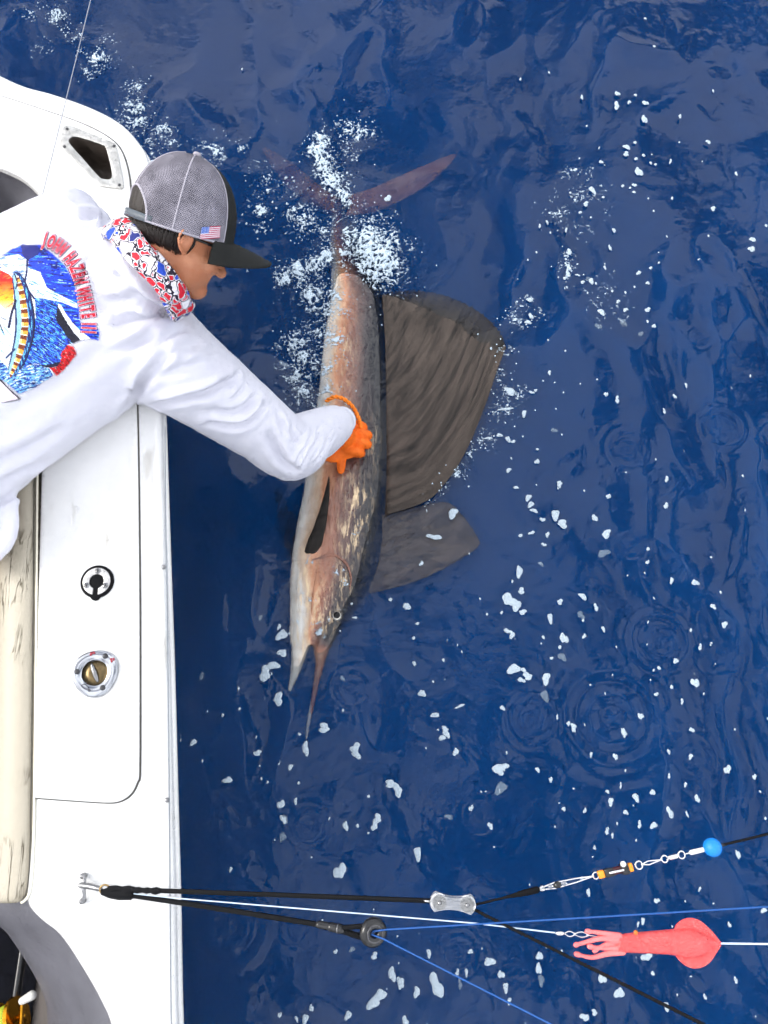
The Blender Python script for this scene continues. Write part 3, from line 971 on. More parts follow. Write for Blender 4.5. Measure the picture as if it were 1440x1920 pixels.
    for s, z in ((1, -.002), (1, .004), (.965, .0065), (.9, .0075), (.58, .0080), (.555, .0070), (.545, .0005), (.3, 0), (.01, 0)):
        rings.append([c + Vector((math.cos(2 * math.pi * k / 48), math.sin(2 * math.pi * k / 48), 0)) * (rr(2 * math.pi * k / 48) if s > .7 else r) * s + Vector((0, 0, z)) for k in range(48)])
    loft(bm, rings)
    pl = bm_obj("plate", bm, mat("chrome_filler_plate", (.50, .52, .56, 1), .14, 1, .35, 45), ff); sharp(pl, 45)
    bm = bmesh.new(); lathe(bm, [(r * .54, .0006), (r * .53, .003), (r * .2, .002), (.0, .0018)], c, (0, 0, 1), 32)
    cap = bm_obj("filler_cap", bm, mat("brassy_filler_cap", lin(120, 104, 76), .3, 1, .5, 60), ff)
    bm = bmesh.new(); d = Vector((-.42, .9, 0)).normalized()
    ellipsoid(bm, c + Vector((-.001, .0, .004)), [d * r * .46, Vector((-d.y, d.x, 0)) * r * .11, (0, 0, .0045)], 20, 10)
    bm_obj("cap_grip", bm, steel, cap)
    for px, py in ((200, 1231), (147.5, 1260), (195, 1290)):
        s = P(px, py, T)
        bm = bmesh.new(); lathe(bm, [(.0058, .006), (.0056, .0092), (.003, .0100), (.0, .0101)], s, (0, 0, 1), 16)
        bm_obj("screw", bm, mat_dark_screw, ff)
    red = mat("red_enamel_mark", lin(150, 28, 48), .4)
    for px, py, w, h, a in ((171, 1226, 6, 4.0, 70), (176, 1224, 3.5, 5, 50), (209, 1238, 3.5, 7.5, 20), (213, 1236, 3, 5, 20)):
        s = P(px, py, T + .0082); u = Vector((math.cos(math.radians(a)), math.sin(math.radians(a)), 0))
        bm = bmesh.new(); box(bm, s, [u * w * .0006, Vector((-u.y, u.x, 0)) * h * .0006, (0, 0, .0005)])
        bm_obj("marking", bm, red, ff)
    bm = bmesh.new()
    fl_ = [(152, 1286), (155, 1283.5), (160, 1283.5), (165, 1287), (167.5, 1293), (169.5, 1294.5), (166.5, 1297), (166, 1292), (161, 1292), (156, 1290), (152, 1286)]
    tube(bm, [P(*p, T + .0083) for p in catmull(fl_, 3)], .0006, 6)
    bm_obj("engraved_fish", bm, mat("engraving_dark", (.03, .03, .035, 1), .5), ff)
    settle(ff)

    # padded coaming bolster in cracked cream vinyl, with its piping
    m, nt, b = mat_new("cracked_cream_vinyl")
    tc = nt.nodes.new("ShaderNodeTexCoord"); mp = nt.nodes.new("ShaderNodeMapping")
    mp.inputs["Scale"].default_value = (60, 4.2, 20)
    nt.links.new(tc.outputs["Object"], mp.inputs[0])
    nz = nt.nodes.new("ShaderNodeTexNoise"); nz.inputs["Scale"].default_value = 1; nz.inputs["Detail"].default_value = 4; nz.inputs["Distortion"].default_value = .6
    nt.links.new(mp.outputs[0], nz.inputs["Vector"])
    sb = nt.nodes.new("ShaderNodeMath"); sb.operation = 'SUBTRACT'; sb.inputs[1].default_value = .5
    ab = nt.nodes.new("ShaderNodeMath"); ab.operation = 'ABSOLUTE'
    nt.links.new(nz.outputs["Fac"], sb.inputs[0]); nt.links.new(sb.outputs[0], ab.inputs[0])
    rp = nt.nodes.new("ShaderNodeValToRGB"); rp.color_ramp.elements[0].position = .006; rp.color_ramp.elements[1].position = .018
    nt.links.new(ab.outputs[0], rp.inputs[0])
    n2 = nt.nodes.new("ShaderNodeTexNoise"); n2.inputs["Scale"].default_value = 7; nt.links.new(tc.outputs["Object"], n2.inputs["Vector"])
    r2 = nt.nodes.new("ShaderNodeValToRGB"); r2.color_ramp.elements[0].position = .50; r2.color_ramp.elements[1].position = .62
    nt.links.new(n2.outputs["Fac"], r2.inputs[0])
    iv = nt.nodes.new("ShaderNodeMath"); iv.operation = 'MULTIPLY'
    ii_ = nt.nodes.new("ShaderNodeInvert"); nt.links.new(rp.outputs[0], ii_.inputs["Color"])
    nt.links.new(ii_.outputs[0], iv.inputs[0]); nt.links.new(r2.outputs[0], iv.inputs[1])
    mx = nt.nodes.new("ShaderNodeMixRGB"); mx.inputs[1].default_value = lin(182, 174, 156); mx.inputs[2].default_value = lin(84, 74, 54)
    nt.links.new(iv.outputs[0], mx.inputs[0]); nt.links.new(mx.outputs[0], b.inputs["Base Color"])
    b.inputs["Roughness"].default_value = .48
    bp = nt.nodes.new("ShaderNodeBump"); bp.inputs["Distance"].default_value = -.0015; nt.links.new(iv.outputs[0], bp.inputs["Height"])
    nt.links.new(bp.outputs[0], b.inputs["Normal"])
    rows = [(1697, 22, .80), (1690, 40, .93), (1676, 50, .98), (1650, 55, 1), (1600, 58, 1), (1500, 60, 1), (1250, 63, 1), (1100, 64.5, 1), (890, 66, 1), (700, 70, 1), (560, 74, 1), (450, 76, 1), (425, 70, .96)]
    rr_ = catmull([np.array(r_) for r_ in rows], 5)
    bm = bmesh.new(); rings = []
    for py, px, s in rr_:
        e = P(px, py, G)
        prof = [(0, -.05), (0, -.012), (-.003, -.003), (-.010, .003), (-.025, .006), (-.05, .004), (-.075, -.008), (-.092, -.03), (-.10, -.07), (-.10, -.20), (-.09, -.24), (-.07, -.25), (-.03, -.25)]
        wob = .0012 * float(perlin(py * .02, 1.0, 40))
        rings.append([Vector((e.x + x * s, e.y, G - .11 + (z + .11) * s + (wob if -.09 < x < -.004 else 0))) for x, z in prof])
    loft(bm, rings)
    bol = bm_obj("coaming_bolster", bm, m, root)
    bm = bmesh.new(); tube(bm, [P(px + 4.2, py, G + .001) for py, px, s in rr_[4:]], .0026, 8)
    bm_obj("piping", bm, mat("cream_piping", lin(236, 230, 210), .5), bol)
    bm = bmesh.new()
    tube(bm, [P(px - 2, py, G + .0035) for py, px, s in rr_[6:]], .0011, 6)
    bm_obj("piping_seam", bm, seam_m, bol)
    adopt(root)
    return root
boat = build_boat()

def float_boat():
    # the hull pushes the sea aside: no water inside the boat
    out = boat_curves()[0]; n = len(out); poly = []
    for i in range(n):
        a, b = out[max(i - 1, 0)], out[min(i + 1, n - 1)]
        t = (b - a).normalized(); nr = Vector((-t.y, t.x, 0))
        if nr.dot(Vector((-2.05, -.5, 0)) - Vector((out[i].x, out[i].y, 0))) < 0: nr = -nr
        p = out[i] + nr * (.235 - .175 * float(sstep(1.0, 1.35, out[i].y)))
        poly.append((p.x, p.y))
    me = sea.data; co = get_co(me)
    top = (co[:, 2] > -1) & (co[:, 0] > -4.2) & (co[:, 0] < -.4) & (co[:, 1] > -5) & (co[:, 1] < 2.6)
    x, y = co[top, 0], co[top, 1]
    c = np.zeros(len(x), bool)
    for i in range(n):
        (ax, ay), (bx, by) = poly[i], poly[(i + 1) % n]
        if ay == by: continue
        c ^= ((ay > y) != (by > y)) & (x < (bx - ax) * (y - ay) / (by - ay) + ax)
    idx = np.nonzero(top)[0][c]
    co[idx, 2] = -.42
    set_co(me, co)
float_boat()

# ------------------------------------------------------------------ reel at the front of the cockpit
def build_reel():
    c = P(14, 1915, 0.12)
    root = empty("fishing_reel", (c.x, c.y, DECK), "gold fishing reel wound with yellow green line in the dark cockpit", "reel")
    gold = mat("gold_anodised", lin(214, 150, 40), .25, 1, .2, 80)
    ax = Vector((.92, .35, .18)).normalized()
    bm = bmesh.new(); lathe(bm, [(.018, -.032), (.045, -.030), (.047, -.022), (.020, -.020), (.020, .020), (.047, .022), (.045, .030), (.018, .032)], c, ax, 36)
    o = bm_obj("frame", bm, gold, root); sharp(o, 30)
    bm = bmesh.new(); lathe(bm, [(.022, -.0195), (.034, -.019), (.036, 0), (.034, .019), (.022, .0195)], c, ax, 36)
    bm_obj("line_spool", bm, mat("neon_line", lin(205, 225, 60), .5, 0, .3, 300, .001, 600), root)
    n = Vector((.1, .2, 1)).normalized()
    bm = bmesh.new(); tube(bm, [c + ax * .032, c + ax * .045], .006, 10); tube(bm, [c + ax * .045 + Vector((0, -.03, .01)), c + ax * .045 + Vector((0, .035, .02))], .005, 10)
    bm_obj("crank", bm, gold, root)
    bm = bmesh.new(); tube(bm, [c + ax * .045 + Vector((0, .035, .02)), c + ax * .075 + Vector((0, .04, .03))], [.009, .011], 12)
    bm_obj("crank_knob", bm, mat("white_knob", (.75, .74, .7, 1), .3), root)
    bm = bmesh.new(); tube(bm, [c + Vector((-.02, .5, -.11)), c + Vector((-.01, 0, -.055)), c + Vector((0, -.6, .0))], [.008, .011, .013], 12)
    bm_obj("rod", bm, black_p, root)
    bm = bmesh.new(); tube(bm, [c - ax * .02 + Vector((0, 0, -.02)), c + Vector((-.01, 0, -.052))], .008, 8)
    bm_obj("foot", bm, gold, root)
    for p, q in ((c + Vector((-.02, .48, -.11)), .48), (c + Vector((0, -.5, -.01)), -.5)):
        bm = bmesh.new(); tube(bm, [p, (p.x, p.y, DECK + .012)], .01, 8)
        bm_obj("rod_rest", bm, black_p, root)
    adopt(root)
    return root
reel = build_reel()
# ------------------------------------------------------------------ the angler
CX_, CY_, CZ_ = Vector((1, 0, 0)), Vector((0, CT, ST)), Vector((0, -ST, CT))     # right, up and towards the lens
def cam_dir(x, y, z):
    return (CX_ * x + CY_ * y + CZ_ * z).normalized()

HF = cam_dir(.73, -.10, -.57)
_u = cam_dir(.0, .88, .44); HU = (_u - HF * _u.dot(HF)).normalized()
HR = HF.cross(HU).normalized()
H0 = Q(336, 421, 1.57)
HS = .93
def HD(a, b, c):                       # forward, to his right, up
    return H0 + (HF * a + HR * b + HU * c) * HS

LSH, RSH = Q(132, 425, 1.73), Q(330, 685, 1.79)
WAX = (RSH - LSH).normalized()
SPINE = [Q(-150, 845, 1.60), Q(-40, 762, 1.655), Q(95, 650, 1.71), Q(190, 575, 1.725), Q(240, 515, 1.70)]
ELB, WRI = Q(543, 842, 2.04), Q(628, 796, 2.22)
HAND = Q(650, 828, 2.335)
LELB, LHAND = Q(20, 452, 1.80), Q(80, 500, 1.885)

def torso_rings(hw, th, n=28, grow=0.0):
    pts = [Vector(p) for p in catmull(SPINE, 5)]
    k = len(SPINE)
    hwi = np.interp(np.linspace(0, k - 1, len(pts)), range(k), hw)
    thi = np.interp(np.linspace(0, k - 1, len(pts)), range(k), th)
    rings = []
    for i, p in enumerate(pts):
        t = (pts[min(i + 1, len(pts) - 1)] - pts[max(i - 1, 0)]).normalized()
        w = (WAX - t * WAX.dot(t)).normalized()
        d = t.cross(w).normalized()
        r = []
        for j in range(n):
            a = 2 * math.pi * j / n
            ca, sa = math.cos(a), math.sin(a)
            r.append(p + w * (hwi[i] + grow) * math.copysign(abs(ca) ** .8, ca) + d * (thi[i] + grow) * math.copysign(abs(sa) ** .85, sa))
        rings.append(r)
    return rings

HIPL, HIPR = SPINE[0] - WAX * .09, SPINE[0] + WAX * .09
def leg_pts(h, dy):
    knee = Vector((h.x - .03, h.y + dy, .33)); ank = Vector((h.x - .16, h.y + dy * 1.3, DECK + .09))
    return h, knee, ank

def build_person():
    root = empty("person", (SPINE[0].x - .1, SPINE[0].y, DECK), "person in white long sleeved shirt and grey mesh cap leaning overboard", "person")
    # ---------------- body, one skin
    bm = bmesh.new()
    ellipsoid(bm, HD(0, 0, .02), [HF * .099, HR * .078, HU * .105], 28, 18)
    ellipsoid(bm, HD(.030, 0, -.062), [HF * .066, HR * .060, HU * .078], 24, 14)
    ellipsoid(bm, HD(.070, 0, -.122), [HF * .026, HR * .030, HU * .022], 16, 10)
    ellipsoid(bm, HD(.052, 0, -.012), [HF * .056, HR * .064, HU * .040], 20, 12)           # brow
    tube(bm, [HD(.098, 0, -.030), HD(.112, 0, -.058), HD(.120, 0, -.070)], [.009, .011, .013], 10)   # nose
    for s in (-1, 1):
        ellipsoid(bm, HD(.066, .036 * s, -.062), [HF * .030, HR * .026, HU * .024], 14, 10)       # cheeks
        ellipsoid(bm, HD(.092, .032 * s, -.034), [HF * .012, HR * .014, HU * .010], 10, 8)        # eyelids
        ellipsoid(bm, HD(.120 - .012, .012 * s, -.072), [HF * .010, HR * .009, HU * .008], 10, 8)  # nostrils
        # ear: shell and rim
        ec = HD(-.006, .083 * s, -.030)
        er, eu, ef = (HR * s + HF * -.35).normalized(), HU, HF
        ellipsoid(bm, ec - er * .004, [ef * .013, eu * .024, er * .006], 14, 10)
        rim = [ec + ef * .012 + eu * .0 + er * .002, ec + ef * .012 + eu * .020 + er * .006, ec + eu * .032 + er * .011, ec - ef * .014 + eu * .026 + er * .014, ec - ef * .019 + eu * .004 + er * .014, ec - ef * .012 - eu * .016 + er * .009, ec + ef * .002 - eu * .030 + er * .004]
        rim = [ec + (p - ec) * .82 for p in rim]
        rr = [Vector(p) for p in catmull(rim, 4)]
        tube(bm, rr, .0042, 8)
    for z, a in ((-.093, .092), (-.101, .091)):                                            # lips
        tube(bm, [HD(a - .008, -.022, z), HD(a, 0, z - .001), HD(a - .008, .022, z)], [.004, .0065, .004], 8)
    nb = SPINE[-1]
    nq = Q(262, 510, 1.64)
    tube(bm, [HD(-.022, 0, -.03), HD(-.026, 0, -.07), HD(-.03, 0, -.085).lerp(nq, .45), nq], [.058, .052, .048, .042], 20)
    loft(bm, torso_rings([.15, .135, .150, .125, .03], [.105, .095, .095, .075, .03]))
    ellipsoid(bm, SPINE[0], [WAX * .165, (SPINE[1] - SPINE[0]).normalized() * .13, WAX.cross((SPINE[1] - SPINE[0]).normalized()).normalized() * .115], 22, 14)
    tube(bm, [Vector(p) for p in catmull([RSH, RSH.lerp(ELB, .5), ELB], 5)], list(np.linspace(.062, .042, 11)), 14)
    tube(bm, [Vector(p) for p in catmull([ELB, ELB.lerp(WRI, .35), WRI, HAND], 5)], list(np.interp(np.linspace(0, 1, 16), [0, .25, .8, 1], [.042, .043, .028, .030])), 14)
    tube(bm, [LSH, LSH.lerp(LELB, .5), LELB], [.062, .05, .042], 14)
    tube(bm, [LELB, LELB.lerp(LHAND, .4), LHAND], [.042, .04, .027], 14)
    hx, hy = Vector((.7, -.6, 0)).normalized(), Vector((.6, .7, 0)).normalized()
    def hand(c, fw, sd, up, th_s):
        ellipsoid(bm, c + fw * .035, [fw * .048, sd * .042, up * .015], 18, 10)
        for k, (o, l) in enumerate(((-.03, .066), (-.01, .076), (.011, .070), (.031, .054))):
            b0 = c + fw * .07 + sd * o
            tube(bm, [b0 - fw * .012, b0 + fw * l * .4 + up * .004, b0 + fw * l * .75 - up * .010, b0 + fw * l * .85 - up * .026], [.0092, .009, .0084, .0078], 10)
        tube(bm, [c + fw * .015 + sd * .03 * th_s, c + fw * .035 + sd * .058 * th_s, c + fw * .055 + sd * .068 * th_s - up * .008], [.012, .0105, .009], 10)
    lf = Vector((.8, .25, 0)).normalized()
    hand(Vector((LHAND.x, LHAND.y, G + .026)), lf, Vector((-lf.y, lf.x, 0)), Vector((0, 0, 1)), -1)
    for h, dy in ((HIPL, .06), (HIPR, -.10)):
        a, k, f = leg_pts(h, dy)
        tube(bm, [Vector(p) for p in catmull([a, a.lerp(k, .5), k], 4)], list(np.linspace(.088, .058, 9)), 16)
        tube(bm, [Vector(p) for p in catmull([k, k.lerp(f, .35), f], 4)], list(np.interp(np.linspace(0, 1, 9), [0, .35, 1], [.056, .060, .036])), 16)
        tube(bm, [f + Vector((-.03, 0, -.045)), f + Vector((.06, 0, -.05)), f + Vector((.16, 0, -.062))], [.034, .036, .024], 12)
        for q in range(5):
            oy = (q - 2) * .016
            tube(bm, [f + Vector((.155, oy, -.066)), f + Vector((.195 - abs(q - 1.5) * .006, oy * 1.15, -.075))], [.011, .009], 8)
    me = remesh(bm, .0042, 3, "body")
    ob = bpy.data.objects.new("body", me); COL.objects.link(ob); ob.parent = root
    skin, nt, b = mat_new("skin")
    tc = nt.nodes.new("ShaderNodeTexCoord"); nz = nt.nodes.new("ShaderNodeTexNoise"); nz.inputs["Scale"].default_value = 28; nz.inputs["Detail"].default_value = 5
    nt.links.new(tc.outputs["Object"], nz.inputs["Vector"])
    rp = nt.nodes.new("ShaderNodeValToRGB"); rp.color_ramp.elements[0].position = .3; rp.color_ramp.elements[1].position = .7
    rp.color_ramp.elements[0].color = lin(176, 108, 74); rp.color_ramp.elements[1].color = lin(205, 140, 104)
    nt.links.new(nz.outputs["Fac"], rp.inputs[0]); nt.links.new(rp.outputs[0], b.inputs["Base Color"])
    b.inputs["Roughness"].default_value = .5
    b.inputs["Subsurface Weight"].default_value = .12; b.inputs["Subsurface Radius"].default_value = (.008, .003, .0015)
    me.materials.clear(); me.materials.append(skin)

    # ---------------- shirt
    bm = bmesh.new()
    loft(bm, torso_rings([.19, .185, .205, .192, .105], [.135, .130, .128, .122, .080]))
    ellipsoid(bm, LSH.lerp(SPINE[3], .2), [WAX * .085, WAX.orthogonal().normalized() * .09, WAX.cross(WAX.orthogonal().normalized()) * .09], 18, 12)
    ellipsoid(bm, RSH.lerp(SPINE[3], .3), [WAX * .11, WAX.orthogonal().normalized() * .105, WAX.cross(WAX.orthogonal().normalized()) * .105], 18, 12)
    sl = [SPINE[3].lerp(RSH, .55), RSH, RSH.lerp(ELB, .36), RSH.lerp(ELB, .72), ELB, ELB.lerp(WRI, .35), ELB.lerp(WRI, .75), WRI]
    sr = [.125, .112, .100, .088, .084, .076, .066, .056]
    slp = [Vector(p) for p in catmull(sl, 5)]
    tube(bm, slp, list(np.interp(np.linspace(0, 7, len(slp)), range(8), sr)), 22)
    ellipsoid(bm, ELB + cam_dir(.1, -.6, 0) * .012, [cam_dir(1, 0, 0) * .078, cam_dir(0, 1, 0) * .074, cam_dir(0, 0, 1) * .07], 18, 12)
    tube(bm, [SPINE[3].lerp(LSH, .7), LSH, LSH.lerp(LELB, .5), LELB, LELB.lerp(LHAND, .75)], [.10, .088, .075, .062, .050], 18)
    tube(bm, [SPINE[3], SPINE[4], Q(280, 496, 1.64)], [.115, .110, .096], 22)      # collar
    # tail of the shirt hanging over the bolster
    ellipsoid(bm, Q(-60, 950, 1.628), [cam_dir(1, .05, 0) * .106, cam_dir(-.15, 1, 0) * .135, cam_dir(0, 0, 1) * .028], 24, 14)
    ellipsoid(bm, Q(-70, 900, 1.64), [cam_dir(1, .3, 0) * .13, cam_dir(-.3, 1, 0) * .10, cam_dir(0, 0, 1) * .06], 24, 14)
    me = remesh(bm, .0048, 14, "shirt")
    # folds: drawn where they lie on the cloth, pressed into it
    co, no = get_co(me), get_no(me)
    bv = BVHTree.FromPolygons([Vector(c) for c in co], [tuple(p.vertices) for p in me.polygons])
    eye = Vector((0, 0, CAMH))
    def hitp(px, py):
        h = bv.ray_cast(eye, ray(px, py))
        return h[0]
    Z6 = lambda l: [(240 + x / 3.13, 560 + y / 3.13) for x, y in l]
    Z1 = lambda l: [(x / 2.77, 120 + y / 2.77) for x, y in l]
    FOLDS = [(Z6([(-60, 135), (60, 105), (160, 88), (255, 80)]), .006, .0085), (Z6([(0, 290), (60, 255), (135, 222)]), .005, .010), (Z6([(0, 640), (30, 570), (100, 470), (220, 345)]), .010, .011),
             (Z6([(190, 455), (300, 415), (420, 372)]), .006, .011), (Z6([(120, 640), (230, 610), (340, 584), (470, 553), (560, 503), (640, 472)]), .010, .010),
             (Z6([(480, 735), (640, 748), (740, 692), (800, 630)]), .008, .010), (Z6([(500, 655), (590, 668), (680, 640), (735, 590)]), .006, .009),
             (Z6([(830, 800), (868, 880), (915, 960), (985, 1010)]), .010, .011), (Z6([(880, 680), (915, 790)]), .006, .008), (Z6([(950, 770), (1005, 865)]), .006, .007),
             (Z6([(1020, 975), (1090, 850), (1130, 750)]), .005, .006), (Z6([(1110, 950), (1170, 830)]), .004, .006), (Z6([(980, 960), (1050, 860), (1085, 770)]), .004, .006), (Z6([(1150, 930), (1215, 800)]), .003, .005),
             (Z6([(640, 440), (600, 520), (560, 560)]), .004, .007), (Z6([(760, 570), (700, 640), (650, 690)]), .005, .008), (Z6([(330, 170), (250, 210), (190, 260)]), .004, .009), (Z6([(400, 260), (330, 330), (290, 400)]), .003, .010),
             (Z1([(565, 810), (490, 925), (440, 1060), (415, 1140)]), .009, .009), (Z1([(600, 1060), (640, 1150), (760, 1240), (880, 1285)]), .006, .010), (Z1([(470, 1190), (560, 1240), (720, 1200)]), .004, .012),
             (Z1([(480, 990), (540, 1080), (640, 1130)]), .004, .012), (Z1([(560, 1500), (660, 1470), (770, 1420)]), .004, .010), (Z1([(60, 1800), (250, 1690), (420, 1570), (560, 1450)]), .004, .016), (Z1([(280, 760), (400, 800), (500, 790), (570, 810)]), .005, .010),
             (Z1([(240, 700), (330, 770), (370, 860)]), .004, .012), (Z1([(0, 2060), (150, 1990), (330, 1890)]), .005, .012), (Z1([(0, 2180), (120, 2110), (260, 2060)]), .005, .010), (Z1([(700, 1700), (640, 1780), (620, 1850)]), .006, .012),
             ([(28, 925), (15, 935), (-20, 955)], .006, .007), ([(10, 960), (0, 1000), (-15, 1030)], .004, .010), ([(190, 395), (205, 430), (212, 470), (228, 505)], .005, .008), ([(228, 505), (262, 548), (300, 575)], .004, .008)]
    disp = np.zeros(len(co))
    for line, amp, wid in FOLDS:
        pl = [hitp(*p) for p in catmull([np.array(p, float) for p in line], 8)]
        pl = [np.array(p) for p in pl if p is not None]
        if len(pl) < 2: continue
        d = np.full(len(co), 9.0); tt = np.zeros(len(co)); sgn = np.zeros(len(co))
        for k in range(len(pl) - 1):
            ab = pl[k + 1] - pl[k]; L = ab @ ab
            if L < 1e-10: continue
            t = np.clip(((co - pl[k]) @ ab) / L, 0, 1)
            v = co - (pl[k] + t[:, None] * ab)
            dd = np.sqrt((v * v).sum(1))
            up = dd < d
            d = np.where(up, dd, d); tt = np.where(up, (k + t) / (len(pl) - 1), tt)
            sgn = np.where(up, np.sign(np.cross(np.broadcast_to(ab, v.shape), v)[:, 2]), sgn)
        fade = np.sin(np.pi * np.clip(tt * .9 + .05, 0, 1)) ** .6
        disp += fade * amp * 1.9 * (-np.exp(-(d / wid) ** 2) + .75 * np.exp(-((d - 1.9 * wid) / (1.3 * wid)) ** 2) * (sgn > 0) + .25 * np.exp(-((d - 1.9 * wid) / (1.3 * wid)) ** 2) * (sgn <= 0))
    n1 = fbm(co[:, 0] * 9 + co[:, 2] * 5, co[:, 1] * 9 - co[:, 2] * 4, 4, 50)
    u = co @ np.array(WAX); w = co @ np.array((SPINE[3] - SPINE[1]).normalized())
    n2 = fbm(u * 34 + n1 * 1.2, w * 9, 3, 60)
    disp += .0040 * n1 + .0018 * n2
    co = co + no * disp[:, None]
    set_co(me, co)
    shirt = bpy.data.objects.new("shirt", me); COL.objects.link(shirt); shirt.parent = root
    cloth = mat("white_shirt_cloth", (.70, .70, .78, 1), .75, 0, .03, 12, .0003, 700)
    cloth.node_tree.nodes["Principled BSDF"].inputs["Sheen Weight"].default_value = .15
    me.materials.clear(); me.materials.append(cloth)
    BS = BVHTree.FromPolygons([Vector(c) for c in co], [tuple(p.vertices) for p in me.polygons])
    # cuff rim
    bm = bmesh.new()
    t = (WRI - ELB).normalized(); a = t.orthogonal().normalized(); b2 = t.cross(a)
    tube(bm, [WRI + t * .050 + (a * math.cos(q) + b2 * math.sin(q)) * .034 for q in np.linspace(0, 2 * math.pi, 28, endpoint=False)], .006, 8, closed=True)
    bm_obj("cuff", bm, cloth, shirt)

    # ---------------- shorts
    bm = bmesh.new()
    ellipsoid(bm, SPINE[0], [WAX * .168, (SPINE[1] - SPINE[0]).normalized() * .14, WAX.cross((SPINE[1] - SPINE[0]).normalized()).normalized() * .118], 24, 14)
    for h, dy in ((HIPL, .06), (HIPR, -.10)):
        a_, k_, f_ = leg_pts(h, dy)
        tube(bm, [a_, a_.lerp(k_, .45), a_.lerp(k_, .85)], [.10, .098, .092], 18)
    me = remesh(bm, .008, 6, "shorts")
    so = bpy.data.objects.new("shorts", me); COL.objects.link(so); so.parent = root
    me.materials.clear(); me.materials.append(mat("maroon_shorts", lin(92, 34, 38), .85, 0, .2, 30, .0008, 300))

    # ---------------- glove
    bm = bmesh.new()
    ORG = mat("orange_knit_glove", lin(255, 116, 10), .7, 0, .30, 60, .0016, 420)
    hz = Vector((0, 0, 1))
    pc = P(653, 828, .086)
    ellipsoid(bm, pc, [Vector((.046, -.012, -.004)), Vector((.016, .054, 0)), hz * .026], 20, 12)
    ellipsoid(bm, P(628, 850, .085), [Vector((.034, .014, 0)), Vector((-.010, .026, 0)), hz * .018], 14, 10)
    tube(bm, [WRI.lerp(HAND, .25), HAND.lerp(pc, .5), pc], [.036, .037, .034], 16)
    for (kx, ky), l in zip(((673, 797), (681, 812), (680, 829), (669, 845)), (.9, 1, 1, .85)):
        b0 = P(kx - 18, ky - 1, .098)
        tube(bm, [Vector(p) for p in catmull([b0, P(kx - 3, ky, .103), P(kx + 7 * l, ky + 3, .088), P(kx + 9 * l, ky + 5, .064), P(kx + 4, ky + 6, .040), P(kx - 2, ky + 6, .030)], 3)], list(np.interp(np.linspace(0, 1, 16), [0, .3, 1], [.0145, .0152, .0118])), 12)
    tube(bm, [P(645, 838, .085), P(641, 856, .078), P(639.5, 872, .066), P(639, 882, .056)], [.0165, .0155, .0142, .0115], 12)
    me = remesh(bm, .0022, 3, "glove")
    glove = bpy.data.objects.new("glove", me); COL.objects.link(glove); glove.parent = root
    me.materials.clear(); me.materials.append(ORG)
    # twisted cord running round the wrist into the glove
    path = [Vector(p) for p in catmull([P(612, 752, .16), P(626, 744.5, .175), P(642, 747, .17), P(656, 757, .155), P(666, 770, .135), P(672, 783, .13), P(675, 793, .118), P(677, 803, .11)], 10)]
    fr = frames(path)
    for s in (0, 1):
        bm = bmesh.new()
        tube(bm, [p + (n * math.cos(k * .62 + math.pi * s) + b_ * math.sin(k * .62 + math.pi * s)) * .0030 for k, (p, (t_, n, b_)) in enumerate(zip(path, fr))], .0037, 8)
        bm_obj("cord_strand", bm, mat("orange_cord", lin(255, 140, 26), .6, 0, .2, 200) if s == 0 else bpy.data.materials["orange_cord"], glove)

    build_head_wear(root)
    build_print(shirt, BS)
    adopt(root)
    return root, shirt, BS

